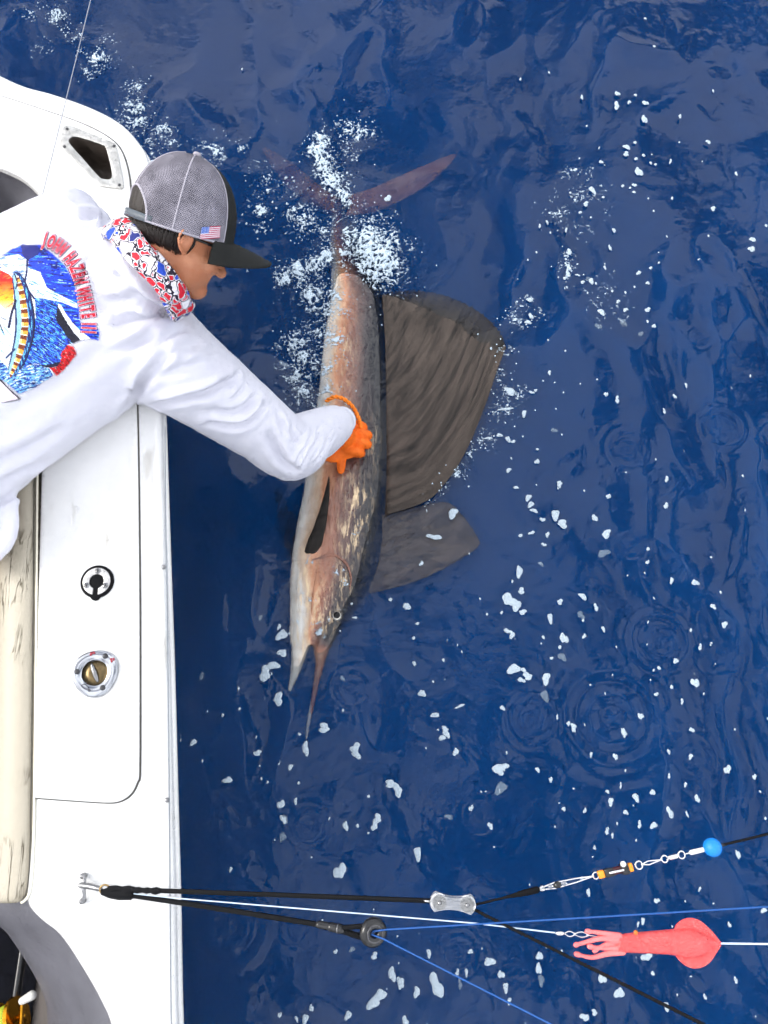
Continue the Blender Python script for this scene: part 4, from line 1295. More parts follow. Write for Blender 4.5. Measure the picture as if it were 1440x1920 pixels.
def build_head_wear(root):
    # ---------------- cap
    cap = empty("cap", H0); cap.parent = root
    A, B, HH = .118, .098, .150
    def crown(theta, t):                     # theta 0 = front, t 0 rim .. 1 button
        s = (1 - t ** 2.5) ** .5 if t < 1 else 0
        fl = 1 + .05 * math.cos(theta) * (1 - t)
        a, b = A * math.cos(theta) * s * fl, B * math.sin(theta) * s
        dip = -.012 * (1 - t) * (.5 - .5 * math.cos(theta)) - .006 * (1 - t) * abs(math.sin(theta)) 
        c = HH * t + dip + .012 * math.cos(theta) * t * (1 - t)
        pinch = 1 - .02 * (math.cos(theta * 6) * .5 + .5) * math.sin(math.pi * min(1, t * 1.1)) 
        return HD(a * pinch, b * pinch, c - .004)
    nth, nt_ = 120, 34
    mesh_m, nt, b = mat_new("grey_cap_mesh")
    tc = nt.nodes.new("ShaderNodeTexCoord"); uvn = nt.nodes.new("ShaderNodeAttribute"); uvn.attribute_name = "weave"
    sp = nt.nodes.new("ShaderNodeSeparateColor"); nt.links.new(uvn.outputs["Color"], sp.inputs[0])
    outs = []
    for ch, sc in ((0, 1.0), (1, 1.0)):
        mu = nt.nodes.new("ShaderNodeMath"); mu.operation = 'MULTIPLY'; mu.inputs[1].default_value = 2 * math.pi * sc
        nt.links.new(sp.outputs[ch], mu.inputs[0])
        si = nt.nodes.new("ShaderNodeMath"); si.operation = 'SINE'; nt.links.new(mu.outputs[0], si.inputs[0]); outs.append(si)
    mm = nt.nodes.new("ShaderNodeMath"); mm.operation = 'MULTIPLY'; nt.links.new(outs[0].outputs[0], mm.inputs[0]); nt.links.new(outs[1].outputs[0], mm.inputs[1])
    nz = nt.nodes.new("ShaderNodeTexNoise"); nz.inputs["Scale"].default_value = 22; nz.inputs["Detail"].default_value = 3; nt.links.new(tc.outputs["Object"], nz.inputs["Vector"])
    ad = nt.nodes.new("ShaderNodeMath"); ad.operation = 'MULTIPLY_ADD'; ad.inputs[1].default_value = .28; nt.links.new(mm.outputs[0], ad.inputs[0]); nt.links.new(nz.outputs["Fac"], ad.inputs[2])
    rp = nt.nodes.new("ShaderNodeValToRGB"); rp.color_ramp.elements[0].position = .25; rp.color_ramp.elements[1].position = .8
    rp.color_ramp.elements[0].color = lin(96, 93, 104); rp.color_ramp.elements[1].color = lin(178, 173, 186)
    nt.links.new(ad.outputs[0], rp.inputs[0]); nt.links.new(rp.outputs[0], b.inputs["Base Color"])
    b.inputs["Roughness"].default_value = .8
    bp = nt.nodes.new("ShaderNodeBump"); bp.inputs["Distance"].default_value = .0012; nt.links.new(mm.outputs[0], bp.inputs["Height"]); nt.links.new(bp.outputs[0], b.inputs["Normal"])
    blk = mat("black_cap_cloth", lin(22, 24, 22), .85, 0, .3, 60, .0008, 500)
    SEAM = math.radians(52)                  # where the black front panels end
    def opening(th, t):
        d = abs(abs(th) - math.pi)
        return (d / .66) ** 2 + ((t - .02) / .40) ** 2 < 1 and t > .0
    def panel(name, t0, t1, m, hole):
        V, F, wv = [], [], []
        k = int(nth * abs(t1 - t0) / (2 * math.pi)) + 2
        for i in range(k):
            th = t0 + (t1 - t0) * i / (k - 1)
            for j in range(nt_):
                t = j / (nt_ - 1) * .999
                V.append(crown(th, t)); wv.append((th * 22, t * 34, 0, 1))
        for i in range(k - 1):
            for j in range(nt_ - 1):
                th = t0 + (t1 - t0) * (i + .5) / (k - 1); t = (j + .5) / (nt_ - 1)
                thn = (th + math.pi) % (2 * math.pi) - math.pi
                if hole and opening(thn, t): continue
                a = i * nt_ + j
                F.append((a, a + nt_, a + nt_ + 1, a + 1))
        o = mesh_obj(name, V, F, m, cap)
        set_color(o.data, "weave", wv)
        s = o.modifiers.new("s", 'SOLIDIFY'); s.thickness = .0022; s.offset = 0
        return o
    back = panel("mesh_crown", SEAM, 2 * math.pi - SEAM, mesh_m, True)
    panel("front_panel", -SEAM, SEAM, blk, False)
    # seam tapes, rim band, button, edge of the opening, strap
    tape = mat("grey_seam_tape", lin(172, 168, 178), .8, 0, .15, 200)
    for th in (-SEAM, SEAM, math.radians(112), math.radians(-112), math.pi):
        bm = bmesh.new(); ts = np.linspace(.44 if abs(th) > 3 else .01, .985, 18)
        rb = []
        tube(bm, [crown(th, t) for t in ts], .0022, 6)
        bm_obj("seam_tape", bm, tape, cap)
    bm = bmesh.new(); ellipsoid(bm, crown(0, .9999) + HU * .002, [HF * .009, HR * .009, HU * .006], 14, 8)
    bm_obj("button", bm, tape, cap)
    bm = bmesh.new(); e = []
    for q in np.linspace(0, math.pi, 24):
        e.append(crown(math.pi + .66 * math.cos(q), .02 + .40 * math.sin(q)))
    tube(bm, e, .0030, 6)
    bm_obj("opening_edge", bm, tape, cap)
    V, F = [], []
    for i, th in enumerate(np.linspace(math.pi - .78, math.pi + .78, 20)):
        for t in (.0, .10):
            p = crown(th, t); V.append(p + (p - HD(0, 0, .04)).normalized() * .0022)
    for i in range(19): F.append((2 * i, 2 * i + 1, 2 * i + 3, 2 * i + 2))
    st = mesh_obj("strap", V, F, mat("grey_plastic_strap", lin(88, 96, 104), .45), cap)
    s = st.modifiers.new("s", 'SOLIDIFY'); s.thickness = .003
    bm = bmesh.new()
    ths = [th for th in np.linspace(-math.pi + .66, math.pi - .66, 70)]
    tube(bm, [crown(th, .012) for th in ths], .0026, 6)
    bm_obj("rim_band", bm, tape, cap)
    # bill
    V, F = [], []
    nu, nv = 28, 12
    for i in range(nu):
        u = -1 + 2 * i / (nu - 1)
        th = u * math.radians(66)
        for j in range(nv):
            v = j / (nv - 1)
            p0 = crown(th, .02)
            ext = .098 * (1 - abs(u) ** 2.6) ** .6 if abs(u) < 1 else 0
            V.append(p0 + HF * ext * v - HU * (.006 * v + .034 * (u * u) * v + .006 * v * v) - HR * u * .004 * v * 0)
    for i in range(nu - 1):
        for j in range(nv - 1):
            a = i * nv + j; F.append((a, a + nv, a + nv + 1, a + 1))
    bill = mesh_obj("bill", V, F, blk, cap)
    s = bill.modifiers.new("s", 'SOLIDIFY'); s.thickness = .005; s.offset = 0
    stitch = mat("dark_grey_stitch", lin(62, 64, 60), .8)
    for v in (.22, .40, .58, .76, .92):
        bm = bmesh.new(); j = v * (nv - 1); j0 = int(j); fr_ = j - j0
        pts = [Vector(V[i * nv + j0]).lerp(Vector(V[i * nv + min(j0 + 1, nv - 1)]), fr_) + HU * .0026 for i in range(2, nu - 2)]
        tube(bm, pts, .0007, 5); bm_obj("stitching", bm, stitch, bill)
    # flag patch
    co = get_co(back.data)
    bv = BVHTree.FromPolygons([Vector(c) for c in co], [tuple(p.vertices) for p in back.data.polygons])
    c4 = [np.array(p, float) for p in ((377, 425.5), (412, 423), (410.5, 446), (372.5, 449))]
    nu, nv = 66, 40
    V, F, Ccol = [], [], []
    ok = {}
    for i in range(nu + 1):
        for j in range(nv + 1):
            u, v = i / nu, j / nv
            p = (c4[0] * (1 - u) + c4[1] * u) * (1 - v) + (c4[3] * (1 - u) + c4[2] * u) * v
            h = bv.ray_cast(Vector((0, 0, CAMH)), ray(*p))
            if h[0] is None: continue
            ok[(i, j)] = len(V)
            n = h[1] if h[1].dot(ray(*p)) < 0 else -h[1]
            V.append(h[0] + n * .0026)
            if u < .012 or u > .988 or v < .02 or v > .98: c = lin(60, 30, 48)
            elif u < .42 and v < .54:
                c = lin(58, 98, 190)
                if (int(u * 30) + int(v * 24)) % 2 == 0 and (u * 30) % 1 > .3 and (v * 24) % 1 > .3: c = lin(215, 225, 245)
            else: c = lin(178, 52, 84) if int(v * 13) % 2 == 0 else lin(236, 226, 236)
            Ccol.append(c)
    for i in range(nu):
        for j in range(nv):
            k = [ok.get(q) for q in ((i, j), (i + 1, j), (i + 1, j + 1), (i, j + 1))]
            if None not in k: F.append(k)
    fp = mesh_obj("flag_patch", V, F, mat_attr("flag_embroidery", .7, .0004, 900), cap)
    set_color(fp.data, "Col", Ccol)
    for c_ in cap.children: c_.matrix_parent_inverse = Matrix.Translation(-Vector(cap.location))

    # ---------------- hair under the cap: short locks combed back and down
    hair_m = mat("dark_brown_hair", lin(30, 18, 12), .5, 0, .5, 120, .001, 400)
    bm = bmesh.new()
    rnd = random.Random(5)
    V, F = [], []
    def skull(th, c, off=0.0):
        k = math.sqrt(max(0.02, 1 - ((c - .02) / .112) ** 2))
        return HD((.101 + off) * math.cos(th) * k - .002, (.080 + off) * math.sin(th) * k, c)
    for i in range(60):
        th = math.radians(82) + (2 * math.pi - math.radians(164)) * i / 59
        back_ = .5 - .5 * math.cos(th)
        low = -.030 - .050 * back_ ** 1.5 + rnd.uniform(-.004, .004)
        for j in range(8):
            t = j / 7
            c = .100 + (low - .100) * t ** .8
            V.append(skull(th, c, .0075 - .003 * t ** 3 + .0015 * math.sin(i * 2.1)))
    for i in range(59):
        for j in range(7):
            a = i * 8 + j; F.append((a, a + 8, a + 9, a + 1))
    hair = mesh_obj("hair", V, F, hair_m, root)
    s = hair.modifiers.new("s", 'SOLIDIFY'); s.thickness = .005; s.offset = -1
    bm = bmesh.new()
    for k in range(420):
        th = math.radians(80) + (2 * math.pi - math.radians(160)) * rnd.random()
        back_ = .5 - .5 * math.cos(th)
        low = -.034 - .052 * back_ ** 1.5
        c0 = rnd.uniform(-.03, -.005); c1 = low - rnd.uniform(-.010, .010)
        sw = rnd.uniform(-.06, .06)
        tube(bm, [skull(th, c0, .0075), skull(th + sw * .5, (c0 + c1) / 2, .0085), skull(th + sw, c1, .004)], [.0014, .0017, .0004], 4, cap=False)
    locks = bm_obj("hair_locks", bm, hair_m, hair); locks["kind"] = "stuff"

    # ---------------- sunglasses
    sg = bmesh.new()
    tube(sg, [HD(.0, .086, -.018), HD(.05, .079, -.020), HD(.088, .066, -.024)], [.0025, .003, .005], 8)
    tube(sg, [HD(.0, -.086, -.018), HD(.05, -.079, -.020), HD(.088, -.066, -.024)], [.0025, .003, .005], 8)
    tube(sg, [Vector(p) for p in catmull([HD(.086, .068, -.030), HD(.108, .052, -.034), HD(.118, .03, -.036), HD(.119, 0, -.030), HD(.118, -.03, -.036), HD(.108, -.052, -.034), HD(.086, -.068, -.030)], 4)], .012, 8)
    bm_obj("sunglasses", sg, black_p, root)

    # ---------------- neck gaiter, loosely bunched
    gm, nt, b = mat_new("patterned_gaiter")
    at = nt.nodes.new("ShaderNodeTexCoord")
    vo = nt.nodes.new("ShaderNodeTexVoronoi"); vo.inputs["Scale"].default_value = 46; vo.inputs["Randomness"].default_value = 1
    v2 = nt.nodes.new("ShaderNodeTexVoronoi"); v2.feature = 'DISTANCE_TO_EDGE'; v2.inputs["Scale"].default_value = 46
    nz = nt.nodes.new("ShaderNodeTexNoise"); nz.inputs["Scale"].default_value = 40
    mxv = nt.nodes.new("ShaderNodeMixRGB"); mxv.inputs[0].default_value = .03
    nt.links.new(at.outputs["Object"], nz.inputs["Vector"]); nt.links.new(at.outputs["Object"], mxv.inputs[1]); nt.links.new(nz.outputs["Color"], mxv.inputs[2])
    nt.links.new(mxv.outputs[0], vo.inputs["Vector"]); nt.links.new(mxv.outputs[0], v2.inputs["Vector"])
    sp = nt.nodes.new("ShaderNodeSeparateColor"); nt.links.new(vo.outputs["Color"], sp.inputs[0])
    rp = nt.nodes.new("ShaderNodeValToRGB"); rp.color_ramp.interpolation = 'CONSTANT'
    el = rp.color_ramp.elements; el[0].position, el[0].color = 0, lin(214, 30, 52); el[1].position, el[1].color = .36, lin(236, 236, 244)
    for p, c in ((.50, (34, 74, 190)), (.74, (206, 24, 48)), (.84, (28, 40, 120)), (.93, (240, 240, 246))):
        n = el.new(p); n.color = lin(*c)
    nt.links.new(sp.outputs[0], rp.inputs[0])
    r2 = nt.nodes.new("ShaderNodeValToRGB"); r2.color_ramp.interpolation = 'CONSTANT'
    e2 = r2.color_ramp.elements; e2[0].position, e2[0].color = 0, lin(24, 16, 40); e2[1].position, e2[1].color = .045, lin(244, 240, 246); n = e2.new(.11); n.color = (0, 0, 0, 1)
    nt.links.new(v2.outputs["Distance"], r2.inputs[0])
    gt = nt.nodes.new("ShaderNodeMath"); gt.operation = 'LESS_THAN'; gt.inputs[1].default_value = .11; nt.links.new(v2.outputs["Distance"], gt.inputs[0])
    mx = nt.nodes.new("ShaderNodeMixRGB"); nt.links.new(gt.outputs[0], mx.inputs[0]); nt.links.new(rp.outputs[0], mx.inputs[1]); nt.links.new(r2.outputs[0], mx.inputs[2])
    nt.links.new(mx.outputs[0], b.inputs["Base Color"]); b.inputs["Roughness"].default_value = .7
    gc = Q(279, 507, 1.600)
    D = cam_dir(.67, -.74, .0); E = cam_dir(.10, .10, 1.0); E = (E - D * E.dot(D)).normalized(); X = D.cross(E).normalized()
    if X.dot(cam_dir(.74, .67, 0)) < 0: X = -X
    V, F = [], []
    NU, NV = 96, 26
    for i in range(NU):
        q = 2 * math.pi * i / NU
        cen = gc + D * .102 * math.cos(q) + E * .096 * math.sin(q)
        rad = (D * math.cos(q) / .102 + E * math.sin(q) / .096).normalized()
        for j in range(NV):
            w = 2 * math.pi * j / NV
            fold = 1 + .14 * math.sin(3 * w + 2.2 * math.sin(q * 2)) + .07 * math.sin(5 * w - q * 5)
            V.append(cen + rad * .016 * math.cos(w) * fold + X * .027 * math.sin(w) * fold)
    for i in range(NU):
        for j in range(NV):
            F.append((i * NV + j, ((i + 1) % NU) * NV + j, ((i + 1) % NU) * NV + (j + 1) % NV, i * NV + (j + 1) % NV))
    g = mesh_obj("neck_gaiter", V, F, gm, root)
    bm = bmesh.new(); bm.from_mesh(g.data); bmesh.ops.recalc_face_normals(bm, faces=bm.faces); bm.to_mesh(g.data); bm.free()
# ------------------------------------------------------------------ printed picture and lettering on the back of the shirt
def build_print(shirt, BS):
    eye = Vector((0, 0, CAMH))
    S = 5.054
    # flat picture drawn on a raster in photo pixels, then laid on the cloth
    x0, x1, y0, y1, step = -95.0, 196.0, 448.0, 756.0, 1.0
    xs = np.arange(x0, x1, step); ys = np.arange(y0, y1, step)
    X, Y = np.meshgrid(xs, ys, indexing='ij')
    zx, zy = X * S, (Y - 400) * S
    wob = 9 * fbm(zx / 60, zy / 60, 3, 70)
    rgb = np.zeros(X.shape + (3,)); al = np.zeros(X.shape)
    def inside(poly, dx=0, dy=0):
        px, py = zx + wob + dx, zy + wob * .6 + dy
        c = np.zeros(X.shape, bool); n = len(poly)
        for i in range(n):
            (ax, ay), (bx, by) = poly[i], poly[(i + 1) % n]
            if ay == by: continue
            cond = ((ay > py) != (by > py)) & (px < (bx - ax) * (py - ay) / (by - ay) + ax)
            c ^= cond
        return c
    def paint(mask, c, a=1.0):
        c = np.array(lin(*c)[:3]) if not isinstance(c, np.ndarray) else c
        m = mask.astype(float) * a
        rgb[:] = rgb * (1 - m[..., None]) + c * m[..., None]
        al[:] = np.maximum(al, m)
    def streaks(ang, fx, fy, seed, thr):
        ca, sa = math.cos(ang), math.sin(ang)
        u, v = zx * ca + zy * sa, -zx * sa + zy * ca
        return fbm(u / fx, v / fy, 3, seed) > thr
    big = [(-300, 620), (-200, 470), (20, 410), (110, 340), (220, 300), (380, 300), (500, 385), (620, 500), (700, 640), (740, 780), (750, 900), (765, 1050), (900, 1045), (945, 1130), (935, 1205), (860, 1190), (760, 1200), (690, 1235), (650, 1260), (570, 1400), (500, 1460), (500, 1540), (330, 1650), (180, 1715), (60, 1610), (-100, 1500), (-350, 1400), (-420, 1100)]
    m = inside(big); paint(m, (222, 232, 246))
    b1 = [(20, 410), (110, 340), (220, 300), (380, 300), (500, 385), (620, 500), (700, 640), (740, 780), (755, 960), (765, 1050), (900, 1045), (945, 1130), (935, 1205), (860, 1190), (740, 1110), (640, 970), (560, 850), (470, 740), (440, 690), (385, 560), (270, 520), (270, 450), (190, 400)]
    m = inside(b1); paint(m, (14, 58, 214))
    paint(m & streaks(.15, 130, 22, 71, .18), (10, 24, 120)); paint(m & streaks(.15, 160, 20, 72, .30), (52, 140, 245)); paint(m & streaks(.1, 180, 14, 73, .42), (170, 220, 255))
    paint(inside([(200, 305), (330, 300), (400, 350), (360, 400), (260, 450), (215, 400)]), (8, 20, 110))
    m = inside([(-300, 620), (0, 420), (180, 390), (260, 450), (262, 640), (140, 580), (90, 560), (0, 530), (-200, 700)]); paint(m, (214, 224, 240)); paint(m & streaks(-.2, 140, 20, 74, .2), (110, 140, 190)); paint(m & streaks(-.2, 160, 15, 75, .34), (30, 50, 120))
    m = inside([(265, 640), (360, 650), (470, 720), (600, 790), (740, 860), (735, 905), (600, 850), (480, 810), (330, 790)]); paint(m, (226, 236, 250)); paint(m & streaks(.4, 120, 14, 76, .2), (80, 150, 225))
    # raised sail of the printed fish
    sail = [(325, 800), (440, 815), (560, 840), (620, 960), (700, 1110), (760, 1205), (690, 1235), (640, 1250), (600, 1330), (570, 1410), (440, 1450), (330, 1425), (250, 1450), (180, 1580), (215, 1430), (290, 1250), (335, 1080), (340, 930)]
    m = inside(sail); paint(m, (20, 62, 196)); paint(m & streaks(.5, 60, 13, 77, .05), (10, 22, 92)); paint(m & streaks(.5, 70, 10, 78, .22), (70, 170, 250)); paint(m & streaks(.6, 80, 8, 79, .36), (150, 225, 255))
    paint(inside([(545, 870), (600, 940), (700, 1080), (765, 1205), (690, 1235), (620, 1150), (530, 1010)]), (8, 10, 36))
    paint(inside([(260, 1430), (440, 1440), (580, 1400), (560, 1450), (430, 1470), (300, 1440)]), (8, 12, 50))
    paint(inside([(550, 855), (580, 870), (610, 930), (690, 1040), (760, 1110), (860, 1190), (770, 1200), (700, 1130), (620, 1010), (560, 900)]), (240, 246, 252))
    # red and yellow side
    m = inside([(-320, 560), (-100, 500), (0, 540), (90, 580), (140, 640), (125, 900), (70, 940), (0, 860), (-200, 900)])
    f = np.clip((zy - 640) / 300, 0, 1)[..., None]
    cr, cy_, cw = [np.array(lin(*c)[:3]) for c in ((214, 20, 16), (255, 190, 40), (250, 236, 214))]
    colr = np.where(f < .6, cr + (cy_ - cr) * (f / .6), cy_ + (cw - cy_) * ((f - .6) / .4))
    mm = m[..., None]; rgb[:] = np.where(mm, colr, rgb)
    paint(m & streaks(-.5, 120, 14, 80, .25) & (zy < 800), (250, 120, 50)); paint(m & streaks(-.5, 140, 16, 81, .33), (110, 8, 8))
    # the fish itself: a curved striped flank
    spine = np.array(catmull([np.array(p, float) for p in ((165, 610), (200, 720), (228, 880), (240, 1040), (225, 1190), (180, 1360), (130, 1480), (88, 1560))], 14))
    d = np.full(X.shape, 1e9); tpar = np.zeros(X.shape); side = np.zeros(X.shape)
    for k in range(len(spine) - 1):
        a, b = spine[k], spine[k + 1]; ab = b - a
        t = np.clip(((zx - a[0]) * ab[0] + (zy - a[1]) * ab[1]) / (ab @ ab), 0, 1)
        ddx, ddy = zx - (a[0] + t * ab[0]), zy - (a[1] + t * ab[1])
        dd = np.hypot(ddx, ddy); up = dd < d
        d = np.where(up, dd, d); tpar = np.where(up, (k + t) / (len(spine) - 1), tpar); side = np.where(up, np.sign(ddx * ab[1] - ddy * ab[0]), side)
    wd = 95 * np.sin(np.pi * np.clip(.14 + tpar * .80, 0, 1)) ** .8
    sd = d * side / np.maximum(wd, 1)                     # -1 belly .. 1 back, in half widths
    body = (d < wd)
    paint(body & (sd > .3), (12, 34, 104)); paint(body & (sd <= -.35), (150, 200, 226)); paint(body & (sd > .3) & (sd < .72) & streaks(1.4, 90, 16, 82, .08), (90, 180, 235))
    core = body & (sd > -.38) & (sd < .32)
    paint(core, (240, 170, 60))
    bars = (np.sin(tpar * 2 * math.pi * 13) > .05)
    paint(core & bars, (120, 52, 20)); paint(core & (sd < -.15) & ~bars, (255, 224, 150)); paint(core & (np.abs(np.sin(tpar * math.pi * 13)) < .18), (255, 246, 224))
    paint(body & (sd < -.82), (14, 30, 86)); paint(body & (sd > .86), (6, 10, 40))
    def stroke(pts, w, c):
        sp_ = np.array(catmull([np.array(p, float) for p in pts], 8)); dm = np.full(X.shape, 1e9)
        for k in range(len(sp_) - 1):
            a, b = sp_[k], sp_[k + 1]; ab = b - a
            t = np.clip(((zx - a[0]) * ab[0] + (zy - a[1]) * ab[1]) / max(ab @ ab, 1e-6), 0, 1)
            dm = np.minimum(dm, np.hypot(zx - (a[0] + t * ab[0]), zy - (a[1] + t * ab[1])))
        paint(dm < w, c)
    stroke([(262, 440), (255, 560), (240, 640), (265, 720), (325, 810)], 9, (10, 20, 74))
    stroke([(140, 580), (165, 650), (150, 720)], 7, (20, 30, 60)); stroke([(150, 830), (110, 960), (85, 1080)], 12, (10, 18, 60))
    stroke([(0, 1050), (40, 1150)], 6, (14, 14, 20)); stroke([(10, 990), (60, 1010)], 4, (14, 14, 20)); stroke([(60, 1370), (140, 1290)], 9, (16, 40, 90))
    m = inside([(-350, 1000), (-40, 960), (70, 1080), (120, 1180), (60, 1370), (-60, 1400), (-350, 1380)]); paint(m & streaks(.9, 120, 14, 83, .28), (96, 190, 236))
    # water at the foot
    m = inside([(-350, 1400), (-30, 1360), (60, 1450), (100, 1560), (190, 1480), (330, 1430), (470, 1470), (500, 1540), (330, 1650), (180, 1715), (60, 1610), (-100, 1500)])
    paint(m, (120, 186, 228)); paint(m & streaks(-.3, 60, 14, 84, .0), (20, 70, 170)); paint(m & streaks(-.3, 70, 12, 85, .2), (10, 26, 88)); paint(m & streaks(-.3, 60, 14, 86, .28), (220, 240, 250))
    # red flower
    m = inside([(565, 1410), (590, 1310), (640, 1250), (700, 1262), (728, 1330), (640, 1450), (535, 1545), (470, 1465), (540, 1455)])
    paint(m, (206, 14, 26)); paint(m & streaks(.8, 40, 20, 87, .15), (120, 6, 14)); paint(m & (fbm(zx / 14, zy / 14, 2, 88) > .5), (250, 200, 200))
    # banner corner
    m = inside([(-200, 1480), (0, 1590), (185, 1755), (100, 1780), (0, 1795), (-300, 1800)]); paint(m, (236, 222, 234))
    stroke([(-200, 1440), (-20, 1560), (80, 1660), (190, 1760)], 8, (10, 12, 26)); stroke([(190, 1762), (90, 1782), (-20, 1800), (-300, 1810)], 5, (30, 26, 40))
    # soft outer edge: the ink thins out into the cloth
    for _ in range(2):
        al2 = al.copy()
        for ax in (0, 1):
            al2 = (np.roll(al2, 1, ax) + 2 * al2 + np.roll(al2, -1, ax)) / 4
        al = al2
    white = np.array([.70, .70, .78])
    rgb = rgb * al[..., None] + white * (1 - al[..., None])
    nx, ny = X.shape
    idx = -np.ones((nx, ny), int); V, Cc = [], []
    for i in range(nx):
        for j in range(ny):
            if al[i, j] < .12: continue
            d_ = ray(X[i, j], Y[i, j])
            h = BS.ray_cast(eye, d_)
            if h[0] is None: continue
            n = h[1] if h[1].dot(d_) < 0 else -h[1]
            idx[i, j] = len(V)
            V.append(h[0] + n * .0012); Cc.append(tuple(rgb[i, j]) + (1,))
    F = []
    for i in range(nx - 1):
        for j in range(ny - 1):
            q = (idx[i, j], idx[i + 1, j], idx[i + 1, j + 1], idx[i, j + 1])
            if min(q) >= 0 and (V[q[0]] - V[q[2]]).length < .03: F.append(q)
    pr = mesh_obj("printed_picture", V, F, mat_attr("shirt_print", .7), shirt)
    set_color(pr.data, "Col", Cc)
    pr["label"] = "printed sailfish picture in blue, red and gold"

    # lettering on an arc
    def letter_mesh(ch, off):
        cu = bpy.data.curves.new("t", 'FONT'); cu.body = ch; cu.size = 1; cu.offset = off; cu.align_x = 'CENTER'; cu.resolution_u = 3
        o = bpy.data.objects.new("t", cu); COL.objects.link(o)
        me = evaluated_mesh(o); bpy.data.objects.remove(o); bpy.data.curves.remove(cu)
        bm = bmesh.new(); bm.from_mesh(me); bpy.data.meshes.remove(me)
        bmesh.ops.triangulate(bm, faces=bm.faces)
        bmesh.ops.subdivide_edges(bm, edges=[e for e in bm.edges if e.calc_length() > .25], cuts=2, use_grid_fill=True)
        bmesh.ops.triangulate(bm, faces=bm.faces)
        return bm
    arc = np.array(catmull([np.array(p, float) for p in ((80, 447), (97, 453), (115, 464), (130, 480), (143, 499), (151, 520), (156, 541), (160.5, 562), (165.5, 585), (167.5, 605), (167, 628))], 12))
    L = np.r_[0, np.cumsum(np.hypot(*np.diff(arc, axis=0).T))]
    text = "JOHN HAZEN WHITE III"
    adv = {' ': .50, 'I': .58, 'J': .8, 'W': 1.1, 'H': 1.02, 'N': 1.0, 'O': 1.05}
    w = [adv.get(c, .92) for c in text]; tot = sum(w); pos = (np.cumsum(w) - np.array(w) / 2) / tot * (L[-1] - 2) + 1
    reds, pinks, blacks = bmesh.new(), bmesh.new(), bmesh.new()
    cache = {}
    for ch, s, wi in zip(text, pos, w):
        if ch == ' ': continue
        cx, cy2 = np.interp(s, L, arc[:, 0]), np.interp(s, L, arc[:, 1])
        ax_, ay_ = np.interp(s + 2, L, arc[:, 0]) - np.interp(s - 2, L, arc[:, 0]), np.interp(s + 2, L, arc[:, 1]) - np.interp(s - 2, L, arc[:, 1])
        n_ = math.hypot(ax_, ay_); tx, ty = ax_ / n_, ay_ / n_          # reading direction
        ux, uy = ty, -tx                                                # letter up, outwards
        sx, sy = 14.6, 35.0
        for bmt, off, lift in ((blacks, .115, .0018), (pinks, .080, .0023), (reds, .028, .0029)):
            bm = letter_mesh(ch, off)
            mp = {}
            for v in bm.verts:
                lx, ly = v.co.x * sx, (v.co.y - .36) * sy
                p = (cx + tx * lx + ux * ly, cy2 + ty * lx + uy * ly)
                d_ = ray(*p); h = BS.ray_cast(eye, d_)
                if h[0] is None: continue
                n = h[1] if h[1].dot(d_) < 0 else -h[1]
                mp[v] = bmt.verts.new(h[0] + n * lift)
            for f in bm.faces:
                if all(v in mp for v in f.verts):
                    try: bmt.faces.new([mp[v] for v in f.verts])
                    except ValueError: pass
            bm.free()
    for nm, bmt, m in (("lettering_outline", blacks, mat("ink_black", lin(24, 14, 34), .7)), ("lettering_border", pinks, mat("ink_pink", lin(255, 176, 200), .7)), ("lettering", reds, mat("ink_red", lin(196, 12, 40), .7))):
        o = bm_obj(nm, bmt, m, shirt); o["kind"] = "stuff"
person, shirt_ob, shirt_bv = build_person()
# ------------------------------------------------------------------ outrigger pole, lines, clips and the squid lure
POLE_A, POLE_B = Vector((-0.6, -2.2, 1.2)), Vector((4.0, 0.8, 1.6))
def proj(p):
    r = Vector(p) - Vector((0, 0, CAMH))
    d = r.y * ST - r.z * CT
    return 720 + FPX * r.x / d, 960 - FPX * (r.y * CT + r.z * ST) / d

def pole_point(p0, p1):
    """point of the pole that lies on the picture line p0 -> p1 carried on"""
    best = None
    for k in range(2001):
        t = .30 + .69 * k / 2000
        x, y = proj(POLE_A.lerp(POLE_B, t))
        yl = p0[1] + (p1[1] - p0[1]) * (x - p0[0]) / (p1[0] - p0[0])
        e = abs(yl - y)
        if best is None or e < best[0]: best = (e, t)
    return POLE_A.lerp(POLE_B, best[1])

def on_line(A, B, px):
    lo, hi = 0.0, 1.0
    for _ in range(50):
        m = (lo + hi) / 2
        if proj(A.lerp(B, m))[0] < px: lo = m
        else: hi = m
    return A.lerp(B, lo)

def sag(A, B, s=0.0, n=14):
    return [A.lerp(B, k / n) - Vector((0, 0, s * 4 * (k / n) * (1 - k / n))) for k in range(n + 1)]

def ring_bm(c, r, w, nrm, seg=20):
    bm = bmesh.new(); nrm = Vector(nrm).normalized(); a = nrm.orthogonal().normalized(); b = nrm.cross(a)
    tube(bm, [Vector(c) + (a * math.cos(q) + b * math.sin(q)) * r for q in np.linspace(0, 2 * math.pi, seg, endpoint=False)], w, 8, closed=True)
    return bm

